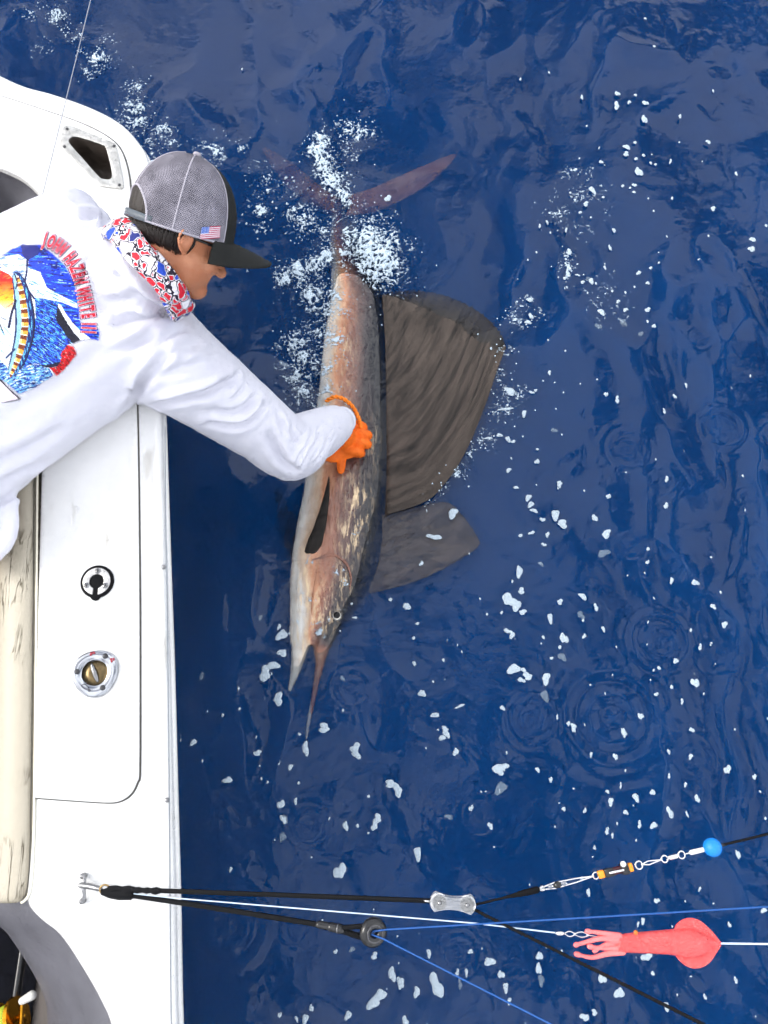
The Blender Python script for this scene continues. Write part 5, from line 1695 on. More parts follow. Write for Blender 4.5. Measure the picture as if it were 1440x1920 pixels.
def build_rig():
    rope_m, nt, b = mat_new("black_braided_cord")
    b.inputs["Base Color"].default_value = (.003, .0035, .005, 1); b.inputs["Roughness"].default_value = .6; b.inputs["Specular IOR Level"].default_value = .2
    tc = nt.nodes.new("ShaderNodeTexCoord"); wv = nt.nodes.new("ShaderNodeTexWave"); wv.inputs["Scale"].default_value = 120; wv.bands_direction = 'DIAGONAL'
    nt.links.new(tc.outputs["Object"], wv.inputs["Vector"]); bp = nt.nodes.new("ShaderNodeBump"); bp.inputs["Distance"].default_value = .001
    nt.links.new(wv.outputs["Fac"], bp.inputs["Height"]); nt.links.new(bp.outputs[0], b.inputs["Normal"])
    blue_m = mat("blue_line", lin(24, 84, 158), .35, 0, .15, 200)
    white_m = mat("white_line", lin(205, 225, 245), .3)
    silver = mat("bright_wire", (.8, .8, .8, 1), .2, 1)
    up = Vector((0, 0, 1))
    # pole
    pole = empty("outrigger_pole", POLE_A, "long slim silver outrigger pole reaching out from the boat", "pole")
    bm = bmesh.new(); tube(bm, [POLE_A, POLE_A.lerp(POLE_B, .5), POLE_B], [.024, .018, .010], 16); bm_obj("tube", bm, mat("aluminium_tube", (.7, .7, .72, 1), .25, 1), pole)
    bm = bmesh.new(); tube(bm, [POLE_A + Vector((-.12, -.06, -.62)), POLE_A + Vector((-.02, -.01, -.05)), POLE_A], [.05, .035, .035], 16); bm_obj("pivot_base", bm, steel, pole)
    adopt(pole)

    # folding eye on the covering board
    e0 = P(157, 1665, G + .016); ew = P(196, 1667.5, G + .030)
    eye = empty("tie_down_fitting", P(157, 1665, G), "small stainless T shaped tie down on the white covering board", "fitting")
    bm = bmesh.new(); tube(bm, [P(157.5, 1642, G + .010), P(158.5, 1652, G + .014), P(156.5, 1665, G + .018), P(158.5, 1678, G + .014), P(156.5, 1688, G + .010)], [.0034, .0030, .0042, .0030, .0034], 12)
    bm_obj("cross_bar", bm, steel, eye)
    for px, py in ((157.5, 1641.5), (156.5, 1688.5)):
        bm = bmesh.new(); lathe(bm, [(.0055, 0), (.0055, .008), (.004, .0125), (.0, .0135)], P(px, py, G), (0, 0, 1), 16); bm_obj("bar_end", bm, steel, eye)
    bm = bmesh.new(); tube(bm, [P(152, 1660, G + .016), P(170, 1662, G + .022), P(188, 1666.5, G + .028)], [.0055, .0058, .0050], 12); bm_obj("shank", bm, steel, eye)
    bm_obj("ring", ring_bm(ew, .0085, .0018, (.2, -.3, 1)), mat("brass_ring", lin(170, 140, 90), .3, 1), eye)
    adopt(eye)

    # upper cord to the roller block
    blk_l, blk_r = P(806, 1689, .76), P(892, 1696, .765)
    A = P(206, 1667, G + .032)
    c1 = empty("tether_rope", A, "upper black cord from the tie down to the clear roller block", "cord")
    bm = bmesh.new(); tube(bm, sag(A, blk_l, .004), .0042, 10); bm_obj("cord", bm, rope_m, c1)
    for x0, x1, r in ((203, 222, .0075), (228, 246, .0078), (248, 262, .0060), (266, 279, .0058), (283, 294, .0070)):
        p, q = on_line(A, blk_l, x0 + 4), on_line(A, blk_l, x1 + 4)
        if x0 < 206: p = A
        bm = bmesh.new(); tube(bm, [p, p.lerp(q, .5) + up * .001, q], [r * .8, r, r * .75], 10); bm_obj("lashing", bm, rope_m, c1)
    adopt(c1)
    # lower cord with crimps to the black snatch ring
    ring_c = P(700, 1748, .735)
    crimp = P(606, 1735, .718); crimp2 = P(640, 1742, .724)
    A2 = P(206, 1673, G + .028)
    c2 = empty("tether_rope", A2, "lower black cord from the tie down to the black snatch ring", "cord")
    bm = bmesh.new(); tube(bm, sag(A2, crimp, .004), .0046, 10); bm_obj("cord", bm, rope_m, c2)
    bm = bmesh.new(); tube(bm, [A2 - Vector((.012, 0, 0)), A2, on_line(A2, crimp, 225), on_line(A2, crimp, 244)], [.006, .0105, .0112, .008], 12); bm_obj("lashing", bm, rope_m, c2)
    bm = bmesh.new(); tube(bm, [P(598, 1733.5, .717), P(622, 1738, .720)], .0068, 12); bm_obj("crimp_sleeve", bm, black_p, c2)
    bm = bmesh.new(); tube(bm, [P(621, 1738, .720), P(640, 1742, .724)], .0082, 12); bm_obj("crimp_sleeve", bm, black_p, c2)
    bm_obj("crimp_band", ring_bm(P(634, 1740.5, .723), .0083, .0010, P(640, 1742, .724) - P(621, 1738, .72)), steel, c2)
    bm = bmesh.new(); tube(bm, [P(638, 1740, .726), P(660, 1738, .735), P(686, 1736, .742)], .0042, 10); bm_obj("loop_strand", bm, rope_m, c2)
    bm = bmesh.new(); tube(bm, [P(638, 1744, .722), P(662, 1752, .724), P(690, 1760, .728)], .0052, 10); bm_obj("loop_strand", bm, rope_m, c2)
    adopt(c2)
    sr = empty("snatch_ring", ring_c, "glossy black round snatch ring holding the blue line", "ring")
    nr = Vector((.35, -.1, 1)).normalized()
    bm = bmesh.new(); a = nr.orthogonal().normalized(); bb = nr.cross(a)
    tube(bm, [ring_c + (a * math.cos(q) + bb * math.sin(q)) * .0145 for q in np.linspace(0, 2 * math.pi, 28, endpoint=False)], .0108, 14, closed=True); bm_obj("ring_body", bm, black_p, sr)
    bm_obj("worn_groove", ring_bm(ring_c + nr * .0105, .0140, .0012, nr, 28), mat("worn_grey", lin(88, 88, 92), .4), sr)
    adopt(sr)

    # roller block: two clear side plates with two rollers between
    rb = empty("roller_block", (blk_l + blk_r) / 2, "clear and white double roller block at the end of the upper cord", "pulley")
    clear = mat("clear_acrylic", (.9, .92, .94, 1), .08, 0, 0, trans=.85, coat=.6)
    d = (blk_r - blk_l).normalized(); s = up.cross(d).normalized(); n = d.cross(s)
    L = (blk_r - blk_l).length; mid = (blk_l + blk_r) / 2
    for h in (-.011, .011):
        prof = []
        for k in range(64):
            q = 2 * math.pi * k / 64; cx = math.cos(q); sy = math.sin(q)
            x = L * .5 * cx; w = .0155 * (.62 + .38 * min(1, abs(cx) * 1.25) ** 2) if abs(cx) < .8 else .0155
            prof.append((x, w * math.copysign(min(1, abs(sy) * 1.6), sy)))
        bm = bmesh.new()
        lo = [bm.verts.new(mid + d * x + s * y + n * (h - .0015)) for x, y in prof]; hi = [bm.verts.new(mid + d * x + s * y + n * (h + .0015)) for x, y in prof]
        bm.faces.new(lo[::-1]); bm.faces.new(hi)
        for k in range(64): bm.faces.new((lo[k], lo[(k + 1) % 64], hi[(k + 1) % 64], hi[k]))
        bevel_bm(bm, .0008, 2, 40)
        o = bm_obj("side_plate", bm, clear, rb); sharp(o, 40)
    for x in (-.29, .31):
        c = mid + d * L * x
        bm = bmesh.new(); lathe(bm, [(.0115, -.009), (.0125, -.008), (.0085, -.002), (.0085, .002), (.0125, .008), (.0115, .009)], c, n, 24); o = bm_obj("roller", bm, mat("white_nylon", (.8, .8, .8, 1), .35), rb); sharp(o, 40)
        bm = bmesh.new(); lathe(bm, [(.0035, -.0145), (.0035, .0140), (.0022, .0155), (.0, .0158)], c, n, 14); bm_obj("axle", bm, steel, rb)
    bm_obj("end_loop", ring_bm(blk_l - d * .004, .006, .0016, s), silver, rb)
    adopt(rb)

    # thin dark line from the block down to the pole, and the chain of clips to the blue float
    S = P(882, 1702, .765); E = pole_point((1000, 1765), (1310, 1920))
    ln = empty("dark_line", S, "thin dark line running from the roller block down to the pole", "line")
    bm = bmesh.new(); tube(bm, sag(S, E, 0), .0026, 8); bm_obj("strand", bm, rope_m, ln); adopt(ln)
    S = blk_r; E = pole_point((900, 1690), (1336, 1585))
    o3 = lambda x: on_line(S, E, x)
    dr = (E - S).normalized()
    fl = empty("clip_rigging", S, "rigging of swivels with an orange release clip between block and blue float", "rigging")
    bm = bmesh.new(); tube(bm, [S, o3(972)], [.0018, .0022], 8); bm_obj("leader", bm, rope_m, fl)
    bm = bmesh.new(); tube(bm, [o3(950), o3(975), o3(1006)], [.002, .0048, .0058], 10); bm_obj("sleeve", bm, black_r, fl)
    for x, r, m in ((1017, .0058, clear), (1032, .0050, clear), (1045, .0072, black_p), (1058, .0052, clear)):
        bm = bmesh.new(); c = o3(x); ellipsoid(bm, c, [dr * r, dr.orthogonal().normalized() * r * .8, dr.cross(dr.orthogonal().normalized()) * r * .8], 14, 8); bm_obj("bead", bm, m, fl)
    side = dr.cross(up).normalized()
    for k in (-1, 1):
        bm = bmesh.new(); tube(bm, [o3(1004), o3(1040) + side * .0045 * k, o3(1080) + side * .003 * k, o3(1113)], .0013, 8); bm_obj("wire", bm, silver, fl)
    bm_obj("swivel_ring", ring_bm(o3(1117), .0052, .0013, up + dr * .1), silver, fl)
    org = mat("orange_clip", lin(245, 150, 40), .4); dkr = mat("dark_red_clip", lin(60, 10, 22), .4)
    for x0, x1, r, m, nm in ((1121, 1133, .0062, org, "clip_end"), (1133, 1150, .0070, black_p, "clip_body"), (1146, 1166, .0058, dkr, "clip_body"), (1164, 1178, .0090, black_p, "clip_jaw"), (1175, 1186, .0068, org, "clip_end")):
        bm = bmesh.new(); p, q = o3(x0), o3(x1); box(bm, (p + q) / 2, [(q - p) / 2, side * r, up.cross(side).cross(side).normalized() * r * .7 if False else Vector((0, 0, r * .75))]); bevel_bm(bm, .002, 2); bm_obj(nm, bm, m, fl)
    bm = bmesh.new(); tube(bm, [o3(1142) + up * .006, o3(1166) + up * .008], .0022, 8); bm_obj("clip_wire", bm, silver, fl)
    bm = bmesh.new(); ellipsoid(bm, o3(1169) + up * .009 - side * .009, [(.005, 0, 0), (0, .005, 0), (0, 0, .005)], 12, 8); bm_obj("clip_knob", bm, mat("white_knob_small", (.8, .8, .8, 1), .3), fl)
    for x, r in ((1198, .0062), (1246, .0054), (1278, .0058)):
        bm_obj("swivel_ring", ring_bm(o3(x), r, .0014, up + dr * .1), silver, fl)
    for k in (-1, 1):
        bm = bmesh.new(); tube(bm, [o3(1203), o3(1216) + side * .003 * k, o3(1230) + side * .0012 * k, o3(1241)], .0012, 8); bm_obj("wire", bm, silver, fl)
    bm = bmesh.new(); lathe(bm, [(.0015, -.010), (.0042, -.006), (.0042, .006), (.0015, .010)], o3(1262), dr, 14); bm_obj("swivel_barrel", bm, silver, fl)
    bm = bmesh.new(); tube(bm, [o3(1283), o3(1296)], .0012, 8); bm_obj("wire", bm, silver, fl)
    bm = bmesh.new(); tube(bm, [o3(1296), o3(1318)], .0040, 12); bm_obj("crimp_sleeve", bm, mat("pale_crimp", (.75, .75, .73, 1), .35), fl)
    adopt(fl)
    bl = empty("ball_float", o3(1336), "bright blue ball float on the black line", "float")
    bm = bmesh.new(); r = .0150; c = o3(1336); a = dr.orthogonal().normalized(); bb = dr.cross(a)
    lathe(bm, [(.0022, -r * .985)] + [(r * math.sin(q), -r * math.cos(q)) for q in np.linspace(.2, math.pi - .2, 22)] + [(.0022, r * .985)], c, dr, 32)
    bm_obj("ball", bm, mat("blue_foam_ball", lin(24, 136, 232), .45, 0, .08, 90, .0004, 500), bl)
    bm = bmesh.new(); tube(bm, [c - dr * .018, c + dr * .018], .0026, 10); bm_obj("core_tube", bm, black_p, bl); adopt(bl)
    ln = empty("black_line", c, "black line running from the blue ball float out to the pole", "line")
    bm = bmesh.new(); tube(bm, [c, E], .0021, 8); bm_obj("strand", bm, rope_m, ln); adopt(ln)

    # blue line through the snatch ring
    Eb = pole_point((725, 1743), (1440, 1700)); Ec = pole_point((712, 1758), (1030, 1920))
    ln = empty("blue_line", ring_c, "thin blue line rove through the black snatch ring", "line")
    bm = bmesh.new(); tube(bm, [ring_c + Vector((-.004, .002, .004)), P(725, 1743, .745), Eb], .0015, 8); bm_obj("strand", bm, blue_m, ln)
    bm = bmesh.new(); tube(bm, [ring_c + Vector((-.004, -.002, .006)), P(718, 1760, .745), Ec], .0016, 8); bm_obj("strand", bm, blue_m, ln); adopt(ln)

    # squid lure on its white line
    W0 = P(206, 1671, G + .030); Ew = pole_point((890, 1729), (1352, 1768))
    # the line ends at the swivel; the squid hangs between it and the pole
    sw = P(1050, 1750, .80)
    ln = empty("white_line", W0, "thin white line from the tie down to the pink squid lure", "line")
    bm = bmesh.new(); tube(bm, [W0, P(330, 1684, .655), P(890, 1731, .765), sw], .0012, 8); bm_obj("strand", bm, white_m, ln); adopt(ln)
    Zq = .80
    sq_p = lambda X, Y, z=Zq: P(740 + X / 2.057, 1520 + Y / 2.057, z)
    sq = empty("squid_lure", sq_p(1000, 510), "salmon pink soft squid lure with heart shaped fins above the water", "lure")
    pink, nt, b = mat_new("salmon_soft_plastic")
    b.inputs["Base Color"].default_value = lin(238, 84, 84); b.inputs["Roughness"].default_value = .3; b.inputs["Subsurface Weight"].default_value = .25; b.inputs["Subsurface Radius"].default_value = (.01, .004, .004)
    tc = nt.nodes.new("ShaderNodeTexCoord"); vo = nt.nodes.new("ShaderNodeTexVoronoi"); vo.inputs["Scale"].default_value = 420; nt.links.new(tc.outputs["Object"], vo.inputs["Vector"])
    rp = nt.nodes.new("ShaderNodeValToRGB"); rp.color_ramp.elements[0].position = .16; rp.color_ramp.elements[1].position = .24; rp.color_ramp.elements[0].color = lin(255, 205, 200); rp.color_ramp.elements[1].color = lin(218, 80, 80)
    nt.links.new(vo.outputs["Distance"], rp.inputs[0]); nt.links.new(rp.outputs[0], b.inputs["Base Color"])
    rows = catmull([(860, 480, 546), (900, 472, 548), (1000, 463, 552), (1075, 456, 558), (1130, 452, 572), (1180, 466, 562), (1225, 492, 534), (1258, 510, 515)], 5)
    bm = bmesh.new(); rings = []
    for x, yt, yb in rows:
        a, q = sq_p(x, yt), sq_p(x, yb); c = (a + q) / 2; h = (a - q) / 2
        rings.append([c + h * math.cos(2 * math.pi * k / 20) + up * h.length * .8 * math.sin(2 * math.pi * k / 20) for k in range(20)])
    loft(bm, rings); bm_obj("mantle", bm, pink, sq)
    for pts in ([(1075, 470), (1085, 440), (1110, 420), (1140, 413), (1175, 422), (1215, 455), (1245, 490), (1259, 512), (1225, 512), (1150, 500), (1090, 490)], [(1075, 545), (1092, 572), (1120, 597), (1150, 608), (1185, 604), (1215, 585), (1240, 550), (1259, 514), (1225, 514), (1150, 520), (1090, 530)]):
        bm = bmesh.new(); pl = [sq_p(x, y) for x, y in catmull([np.array(p, float) for p in pts + pts[:1]], 4)[:-1]]
        prism(bm, [(p.x, p.y) for p in pl], Zq - .0022, Zq + .0022); bevel_bm(bm, .0012, 2, 50); o = bm_obj("fin", bm, pink, sq); sharp(o, 60)
    pale = mat("pale_tentacle", lin(248, 128, 128), .35, sss=.2)
    for pts in ([(880, 545), (820, 552), (760, 566), (700, 553)], [(870, 530), (810, 530), (750, 524)], [(868, 500), (800, 492), (735, 508), (698, 518)], [(868, 484), (800, 472), (742, 465)], [(872, 515), (820, 514), (770, 540)], [(870, 505), (830, 500), (790, 485)]):
        bm = bmesh.new(); pp = [Vector(p) for p in catmull([sq_p(x, y, Zq + .004 * math.sin(x)) for x, y in pts], 5)]
        tube(bm, pp, list(np.linspace(.0055, .0030, len(pp) - 2)) + [.0045, .0040], 8); bm_obj("tentacle", bm, pale, sq)
    bm = bmesh.new(); ellipsoid(bm, sq_p(930, 470, Zq + .014), [(.004, 0, 0), (0, .004, 0), (0, 0, .003)], 12, 8); bm_obj("eye", bm, mat("squid_eye", lin(210, 110, 30), .3), sq)
    adopt(sq)
    sv = empty("swivel_clip", sw, "small silver snap swivel joining white line and pink squid", "swivel")
    bm = bmesh.new(); lathe(bm, [(.0012, -.008), (.0035, -.004), (.0035, .004), (.0012, .008)], sw, Vector((1, 0, 0)), 12); bm_obj("barrel", bm, silver, sv)
    for x0, x1 in ((1058, 1078), (1076, 1104)):
        bm = bmesh.new(); a, q = P(x0, 1750 + (x0 - 1050) * .06, Zq), P(x1, 1750 + (x1 - 1050) * .06, Zq); m = (a + q) / 2; w = Vector((0, .004, 0))
        tube(bm, [Vector(p) for p in catmull([a, m + w, q, m - w, a], 4)][:-1], .0011, 6, closed=True); bm_obj("snap", bm, silver, sv)
    bm = bmesh.new(); tube(bm, [P(1100, 1753, Zq), sq_p(870, 500)], .0011, 6); bm_obj("snap_wire", bm, silver, sv); adopt(sv)
    tip = sq_p(1255, 512)
    ln = empty("pale_line", tip, "pale line leading from the squid lure's pointed end to the pole", "line")
    bm = bmesh.new(); tube(bm, [tip, pole_point(proj(tip), (1440, 1770))], .0016, 8); bm_obj("strand", bm, white_m, ln); adopt(ln)

    # the thin fishing line over the stern
    ln = empty("fishing_line", P(78, 400, .66), "very thin pale fishing line crossing the stern corner", "line")
    a, q = P(70, 405, .68), P(170, 0, .95); d2 = (q - a)
    bm = bmesh.new(); tube(bm, [a, q, q + d2 * 1.5], .0010, 6); bm_obj("strand", bm, mat("grey_mono_line", lin(150, 155, 165), .4), ln); adopt(ln)
build_rig()
# ------------------------------------------------------------------ foam
def foam_material(name="sea_foam", k=1.0):
    m, nt, b = mat_new(name)
    b.inputs["Base Color"].default_value = (.60, .72, .82, 1)
    b.inputs["Roughness"].default_value = .55
    tc = nt.nodes.new("ShaderNodeTexCoord"); vo = nt.nodes.new("ShaderNodeTexVoronoi"); vo.inputs["Scale"].default_value = 260
    nt.links.new(tc.outputs["Object"], vo.inputs["Vector"])
    rp = nt.nodes.new("ShaderNodeValToRGB"); rp.color_ramp.elements[0].position = .02; rp.color_ramp.elements[1].position = .35
    rp.color_ramp.elements[0].color = (.30 * k, .44 * k, .58 * k, 1); rp.color_ramp.elements[1].color = (.60 * k, .72 * k, .82 * k, 1)
    nt.links.new(vo.outputs["Distance"], rp.inputs[0]); nt.links.new(rp.outputs[0], b.inputs["Base Color"])
    bp = nt.nodes.new("ShaderNodeBump"); bp.inputs["Distance"].default_value = .002
    nt.links.new(vo.outputs["Distance"], bp.inputs["Height"]); nt.links.new(bp.outputs[0], b.inputs["Normal"])
    return m
FOAM = foam_material()

SPLASH = [  # px, py, radius, strength
    (600, 262, 14, 1), (598, 285, 20, 1.1), (612, 312, 22, 1.1), (624, 340, 22, 1.1), (642, 368, 16, 1), (655, 385, 8, .9), (655, 248, 26, .75), (640, 232, 12, .8), (690, 246, 16, .6), (640, 290, 26, .45), (650, 330, 26, .4),
    (700, 470, 46, 1.1), (715, 500, 38, 1.15), (665, 450, 30, .85), (680, 432, 30, .75), (730, 455, 24, .85), (648, 475, 20, .9), (712, 530, 18, .8), (705, 420, 26, .45), (690, 400, 22, .35),
    (535, 518, 20, 1), (560, 505, 20, .9), (590, 496, 22, 1), (612, 478, 16, 1), (585, 552, 22, 1), (565, 528, 20, .6), (600, 535, 18, .6),
    (610, 590, 34, .80), (622, 645, 26, .74), (552, 645, 18, 1.05), (562, 668, 20, 1.0), (560, 700, 28, .85), (572, 738, 28, .72), (600, 690, 32, .70), (612, 735, 26, .70), (588, 620, 32, .62), (590, 765, 20, .62), (625, 560, 20, .8),
    (545, 405, 16, .9), (575, 415, 32, .62), (612, 440, 16, .6), (490, 398, 14, .75), (492, 430, 12, .85), (470, 492, 14, .7), (500, 350, 40, .36), (545, 345, 30, .36), (640, 410, 30, .4),
    (255, 205, 22, .95), (265, 232, 20, .85), (240, 218, 16, .6), (310, 252, 18, .75), (285, 275, 14, .7), (320, 275, 14, .6), (190, 112, 20, .9), (170, 135, 10, .6), (105, 28, 14, 1), (112, 50, 10, .6), (140, 65, 14, .6), (60, 24, 14, .55), (200, 75, 12, .5), (252, 160, 15, .7), (70, 85, 20, .4), (150, 95, 14, .4), (410, 290, 18, .65), (385, 285, 14, .5), (400, 320, 16, .5), (455, 285, 8, .8), (290, 300, 14, .7),
    (955, 735, 20, .6), (945, 768, 18, .6), (915, 822, 18, .62), (882, 852, 15, .65), (855, 880, 14, .7), (826, 905, 12, .8), (940, 700, 14, .55), (945, 660, 12, .6), (975, 740, 10, .6), (800, 940, 8, .6),
    (1066, 505, 13, 1.0), (1063, 480, 10, .7), (980, 565, 16, .5), (1000, 590, 18, .42), (1090, 330, 30, .36), (1100, 370, 40, .33), (1060, 400, 40, .36), (1130, 560, 40, .36), (965, 600, 14, .5), (1085, 430, 24, .36),
    (642, 1072, 13, .62), (648, 1092, 9, .55), (596, 1168, 10, .6), (618, 1162, 9, .5), (640, 1140, 9, .5), (578, 1048, 9, .55), (590, 1058, 8, .45), (556, 1085, 12, .42), (562, 1120, 14, .42), (556, 1170, 10, .42), (552, 1215, 8, .4), (585, 1130, 10, .45), (675, 985, 9, .42), (668, 1010, 9, .45), (655, 965, 7, .4), (612, 1195, 8, .42), (606, 1040, 6, .4)]

def build_splash():
    s = .0026
    cells = {}
    x0, x1, y0, y1 = -1.45, 1.1, .20, 2.75
    nx, ny = int((x1 - x0) / s), int((y1 - y0) / s)
    M = np.zeros((nx, ny), np.float32)
    for px, py, r, a in SPLASH:
        c = P(px, py, 0); R = (P(px + r, py, 0) - c).length * 1.25; Ry = R * 1.05
        i0, i1 = int((c.x - 2.2 * R - x0) / s), int((c.x + 2.2 * R - x0) / s); j0, j1 = int((c.y - 2.2 * Ry - y0) / s), int((c.y + 2.2 * Ry - y0) / s)
        i0, j0, i1, j1 = max(i0, 0), max(j0, 0), min(i1, nx), min(j1, ny)
        if i1 <= i0 or j1 <= j0: continue
        X = x0 + np.arange(i0, i1)[:, None] * s; Y = y0 + np.arange(j0, j1)[None, :] * s
        M[i0:i1, j0:j1] = np.maximum(M[i0:i1, j0:j1], a * np.exp(-(((X - c.x) / R) ** 2 + ((Y - c.y) / Ry) ** 2)))
    I, J = np.nonzero(M > .06)
    X, Y = x0 + I * s, y0 + J * s
    m = M[I, J]
    wx, wy = X + .03 * fbm(X * 12, Y * 12, 2, 101), Y + .03 * fbm(X * 12 + 7, Y * 12, 2, 102)
    rid = 1 - np.abs(fbm(wx * 40, wy * 40, 3, 103)) * 2.6
    cl = fbm(X * 16, Y * 16, 3, 104)
    fine = 1 - np.abs(fbm(wx * 95, wy * 95, 2, 105)) * 2.4
    val = m * 1.05 + .60 * (rid - .6) + .40 * cl + .62 * (fine - .55) - .63
    f = np.full((nx, ny), -1.0, np.float32); f[I, J] = val
    hgt = np.zeros((nx, ny), np.float32)
    hgt[I, J] = wave(X, Y) + .0015 + np.clip(val, 0, .6) * .016 * np.clip(m, 0, 1) + .004 * np.clip(m, 0, 1) * np.abs(fbm(X * 60, Y * 60, 2, 106))
    def patch(lo, dz):
        keep = (f[:-1, :-1] > lo) & (f[1:, :-1] > lo) & (f[1:, 1:] > lo) & (f[:-1, 1:] > lo)
        A, B = np.nonzero(keep)
        corners = np.stack([np.stack([A, B], 1), np.stack([A + 1, B], 1), np.stack([A + 1, B + 1], 1), np.stack([A, B + 1], 1)], 1)
        flat = corners.reshape(-1, 2); key = flat[:, 0] * ny + flat[:, 1]
        uq, inv = np.unique(key, return_inverse=True)
        ui, uj = uq // ny, uq % ny
        V = np.stack([x0 + ui * s, y0 + uj * s, hgt[ui, uj] + dz], 1)
        for k in range(len(V)):                       # foam lies over the fish where they meet
            h = FB.ray_cast(Vector((V[k, 0], V[k, 1], .5)), Vector((0, 0, -1)), .6)
            if h[0] is not None and h[0].z > V[k, 2] - .002: V[k, 2] = h[0].z + .0025 + dz
        return V, inv.reshape(-1, 4)
    V, F = patch(0, 0)
    o = mesh_obj("splash_foam", V, F, FOAM)
    md = o.modifiers.new("s", 'SOLIDIFY'); md.thickness = .0022; md.offset = -1
    tag(o, "lacy white foam churned up around the sailfish and the stern", "foam", kind="stuff")
    V, F = patch(-.30, -.0010)
    film = bpy.data.materials.new("thin_foam_film"); film.use_nodes = True; nt = film.node_tree
    b = nt.nodes["Principled BSDF"]; b.inputs["Base Color"].default_value = (.52, .64, .72, 1); b.inputs["Roughness"].default_value = .6
    tr = nt.nodes.new("ShaderNodeBsdfTransparent"); mx = nt.nodes.new("ShaderNodeMixShader"); tc = nt.nodes.new("ShaderNodeTexCoord")
    vo = nt.nodes.new("ShaderNodeTexNoise"); vo.inputs["Scale"].default_value = 110; vo.inputs["Detail"].default_value = 4; nt.links.new(tc.outputs["Object"], vo.inputs["Vector"])
    rp = nt.nodes.new("ShaderNodeValToRGB"); rp.color_ramp.elements[0].position = .44; rp.color_ramp.elements[1].position = .66; rp.color_ramp.elements[1].color = (.6, .6, .6, 1)
    nt.links.new(vo.outputs["Fac"], rp.inputs[0]); nt.links.new(rp.outputs[0], mx.inputs[0]); nt.links.new(tr.outputs[0], mx.inputs[1]); nt.links.new(b.outputs[0], mx.inputs[2])
    nt.links.new(mx.outputs[0], nt.nodes["Material Output"].inputs["Surface"])
    o = mesh_obj("foam_film", V, F, film)
    tag(o, "thin grey blue film of bubbles between the white foam", "foam", kind="stuff")
    # flying drops
    rnd = random.Random(11)
    bm = bmesh.new()
    for px, py, r, a in SPLASH:
        if a < .5 or py > 1000: continue
        for k in range(int(5 + r * .45)):
            q = P(px + rnd.gauss(0, r * 1.1), py + rnd.gauss(0, r * 1.1), 0)
            rr = rnd.uniform(.0010, .0030)
            z = float(wave(np.array([q.x]), np.array([q.y]))[0]) + rnd.random() ** 3 * .035 + .001
            h = FB.ray_cast(Vector((q.x, q.y, .5)), Vector((0, 0, -1)), .6)
            if h[0] is not None: z = max(z, h[0].z + .001)
            bmesh.ops.create_icosphere(bm, subdivisions=1, radius=rr, matrix=Matrix.Translation((q.x, q.y, z)))
    o = bm_obj("spray_drops", bm, FOAM)
    tag(o, "tiny white drops of spray thrown up by the fish", "spray", kind="stuff")

FB = BVHTree.FromPolygons([v.co.copy() for v in fish_body.data.vertices], [tuple(p.vertices) for p in fish_body.data.polygons])

FL4 = [(520,28,18,10),(565,65,26,22),(574,90,20,26),(586,112,24,18),(617,145,18,18),(664,128,34,34),(690,160,40,28),(537,203,15,15),(577,193,22,14),(635,200,14,22),(622,236,18,14),(680,14,16,20),(807,139,18,18),(858,60,12,16),(850,197,36,28),(854,255,-38,32),(621,295,-20,18),(532,335,24,44),(540,405,26,22),(496,438,54,44),(522,458,40,34),(545,482,26,20),(468,484,10,14),(492,552,30,18),(506,566,22,24),(681,445,18,24),(645,505,22,32),(764,425,32,20),(770,485,-30,24),(812,465,16,26),(695,578,28,38),(620,574,12,14),(680,610,14,14),(512,690,46,36),(548,694,22,18),(563,716,34,26),(540,730,26,18),(630,725,32,38),(636,785,-30,40),(700,640,-26,34),(650,650,14,12),(769,570,14,18),(839,544,14,20),(765,512,10,12),(177,779,24,28),(224,858,26,20),(262,908,26,18),(270,930,18,24),(252,942,20,18),(316,825,36,10),(471,832,18,18),(712,888,12,16),(730,902,16,28),(913,920,16,30),(975,862,18,26),(1126,808,12,20),(1174,740,26,36),(1103,660,16,24),(1042,686,14,14),(1088,755,14,14),(1032,782,16,14),(1160,912,14,16),(1281,528,20,26),(1240,462,16,24),(1174,375,24,24),(1088,367,16,22),(1000,300,12,18),(1002,252,14,14),(1067,95,14,16),(1192,610,14,22),(1158,548,10,14),(1267,410,8,14),(62,436,14,12),(122,460,22,26),(160,524,16,10),(147,577,12,14),(222,208,48,22),(290,122,36,36),(175,305,16,18),(255,656,10,12),(150,668,10,18)]
FL5 = [(573,370,50,52),(560,330,14,40),(492,560,58,66),(530,520,56,44),(575,458,38,44),(556,683,50,55),(780,825,60,40),(690,925,34,60),(932,920,48,40),(938,955,44,36),(453,947,40,26),(615,1016,28,24),(308,1080,46,30),(1105,1098,60,32),(1140,1130,44,58),(1040,1270,44,40),(1026,1305,36,36),(1238,1440,40,56),(858,1525,56,70),(570,1198,32,34),(582,1273,-26,40),(570,1365,-28,36),(640,1183,20,28),(885,1305,28,40),(943,1304,18,18),(997,1160,16,16),(1372,840,34,30),(1358,870,28,24),(1322,760,32,24),(1260,655,30,36),(1425,942,28,36),(168,567,-24,36),(142,895,26,34),(460,275,-24,24),(867,577,-24,24),(325,1515,16,24),(660,855,18,14),(757,358,34,30),(655,1094,16,14),(503,1090,14,14),(285,762,14,18),(930,283,22,14),(1185,230,34,34),(1105,195,16,18),(1220,508,14,24),(1365,492,12,18)]
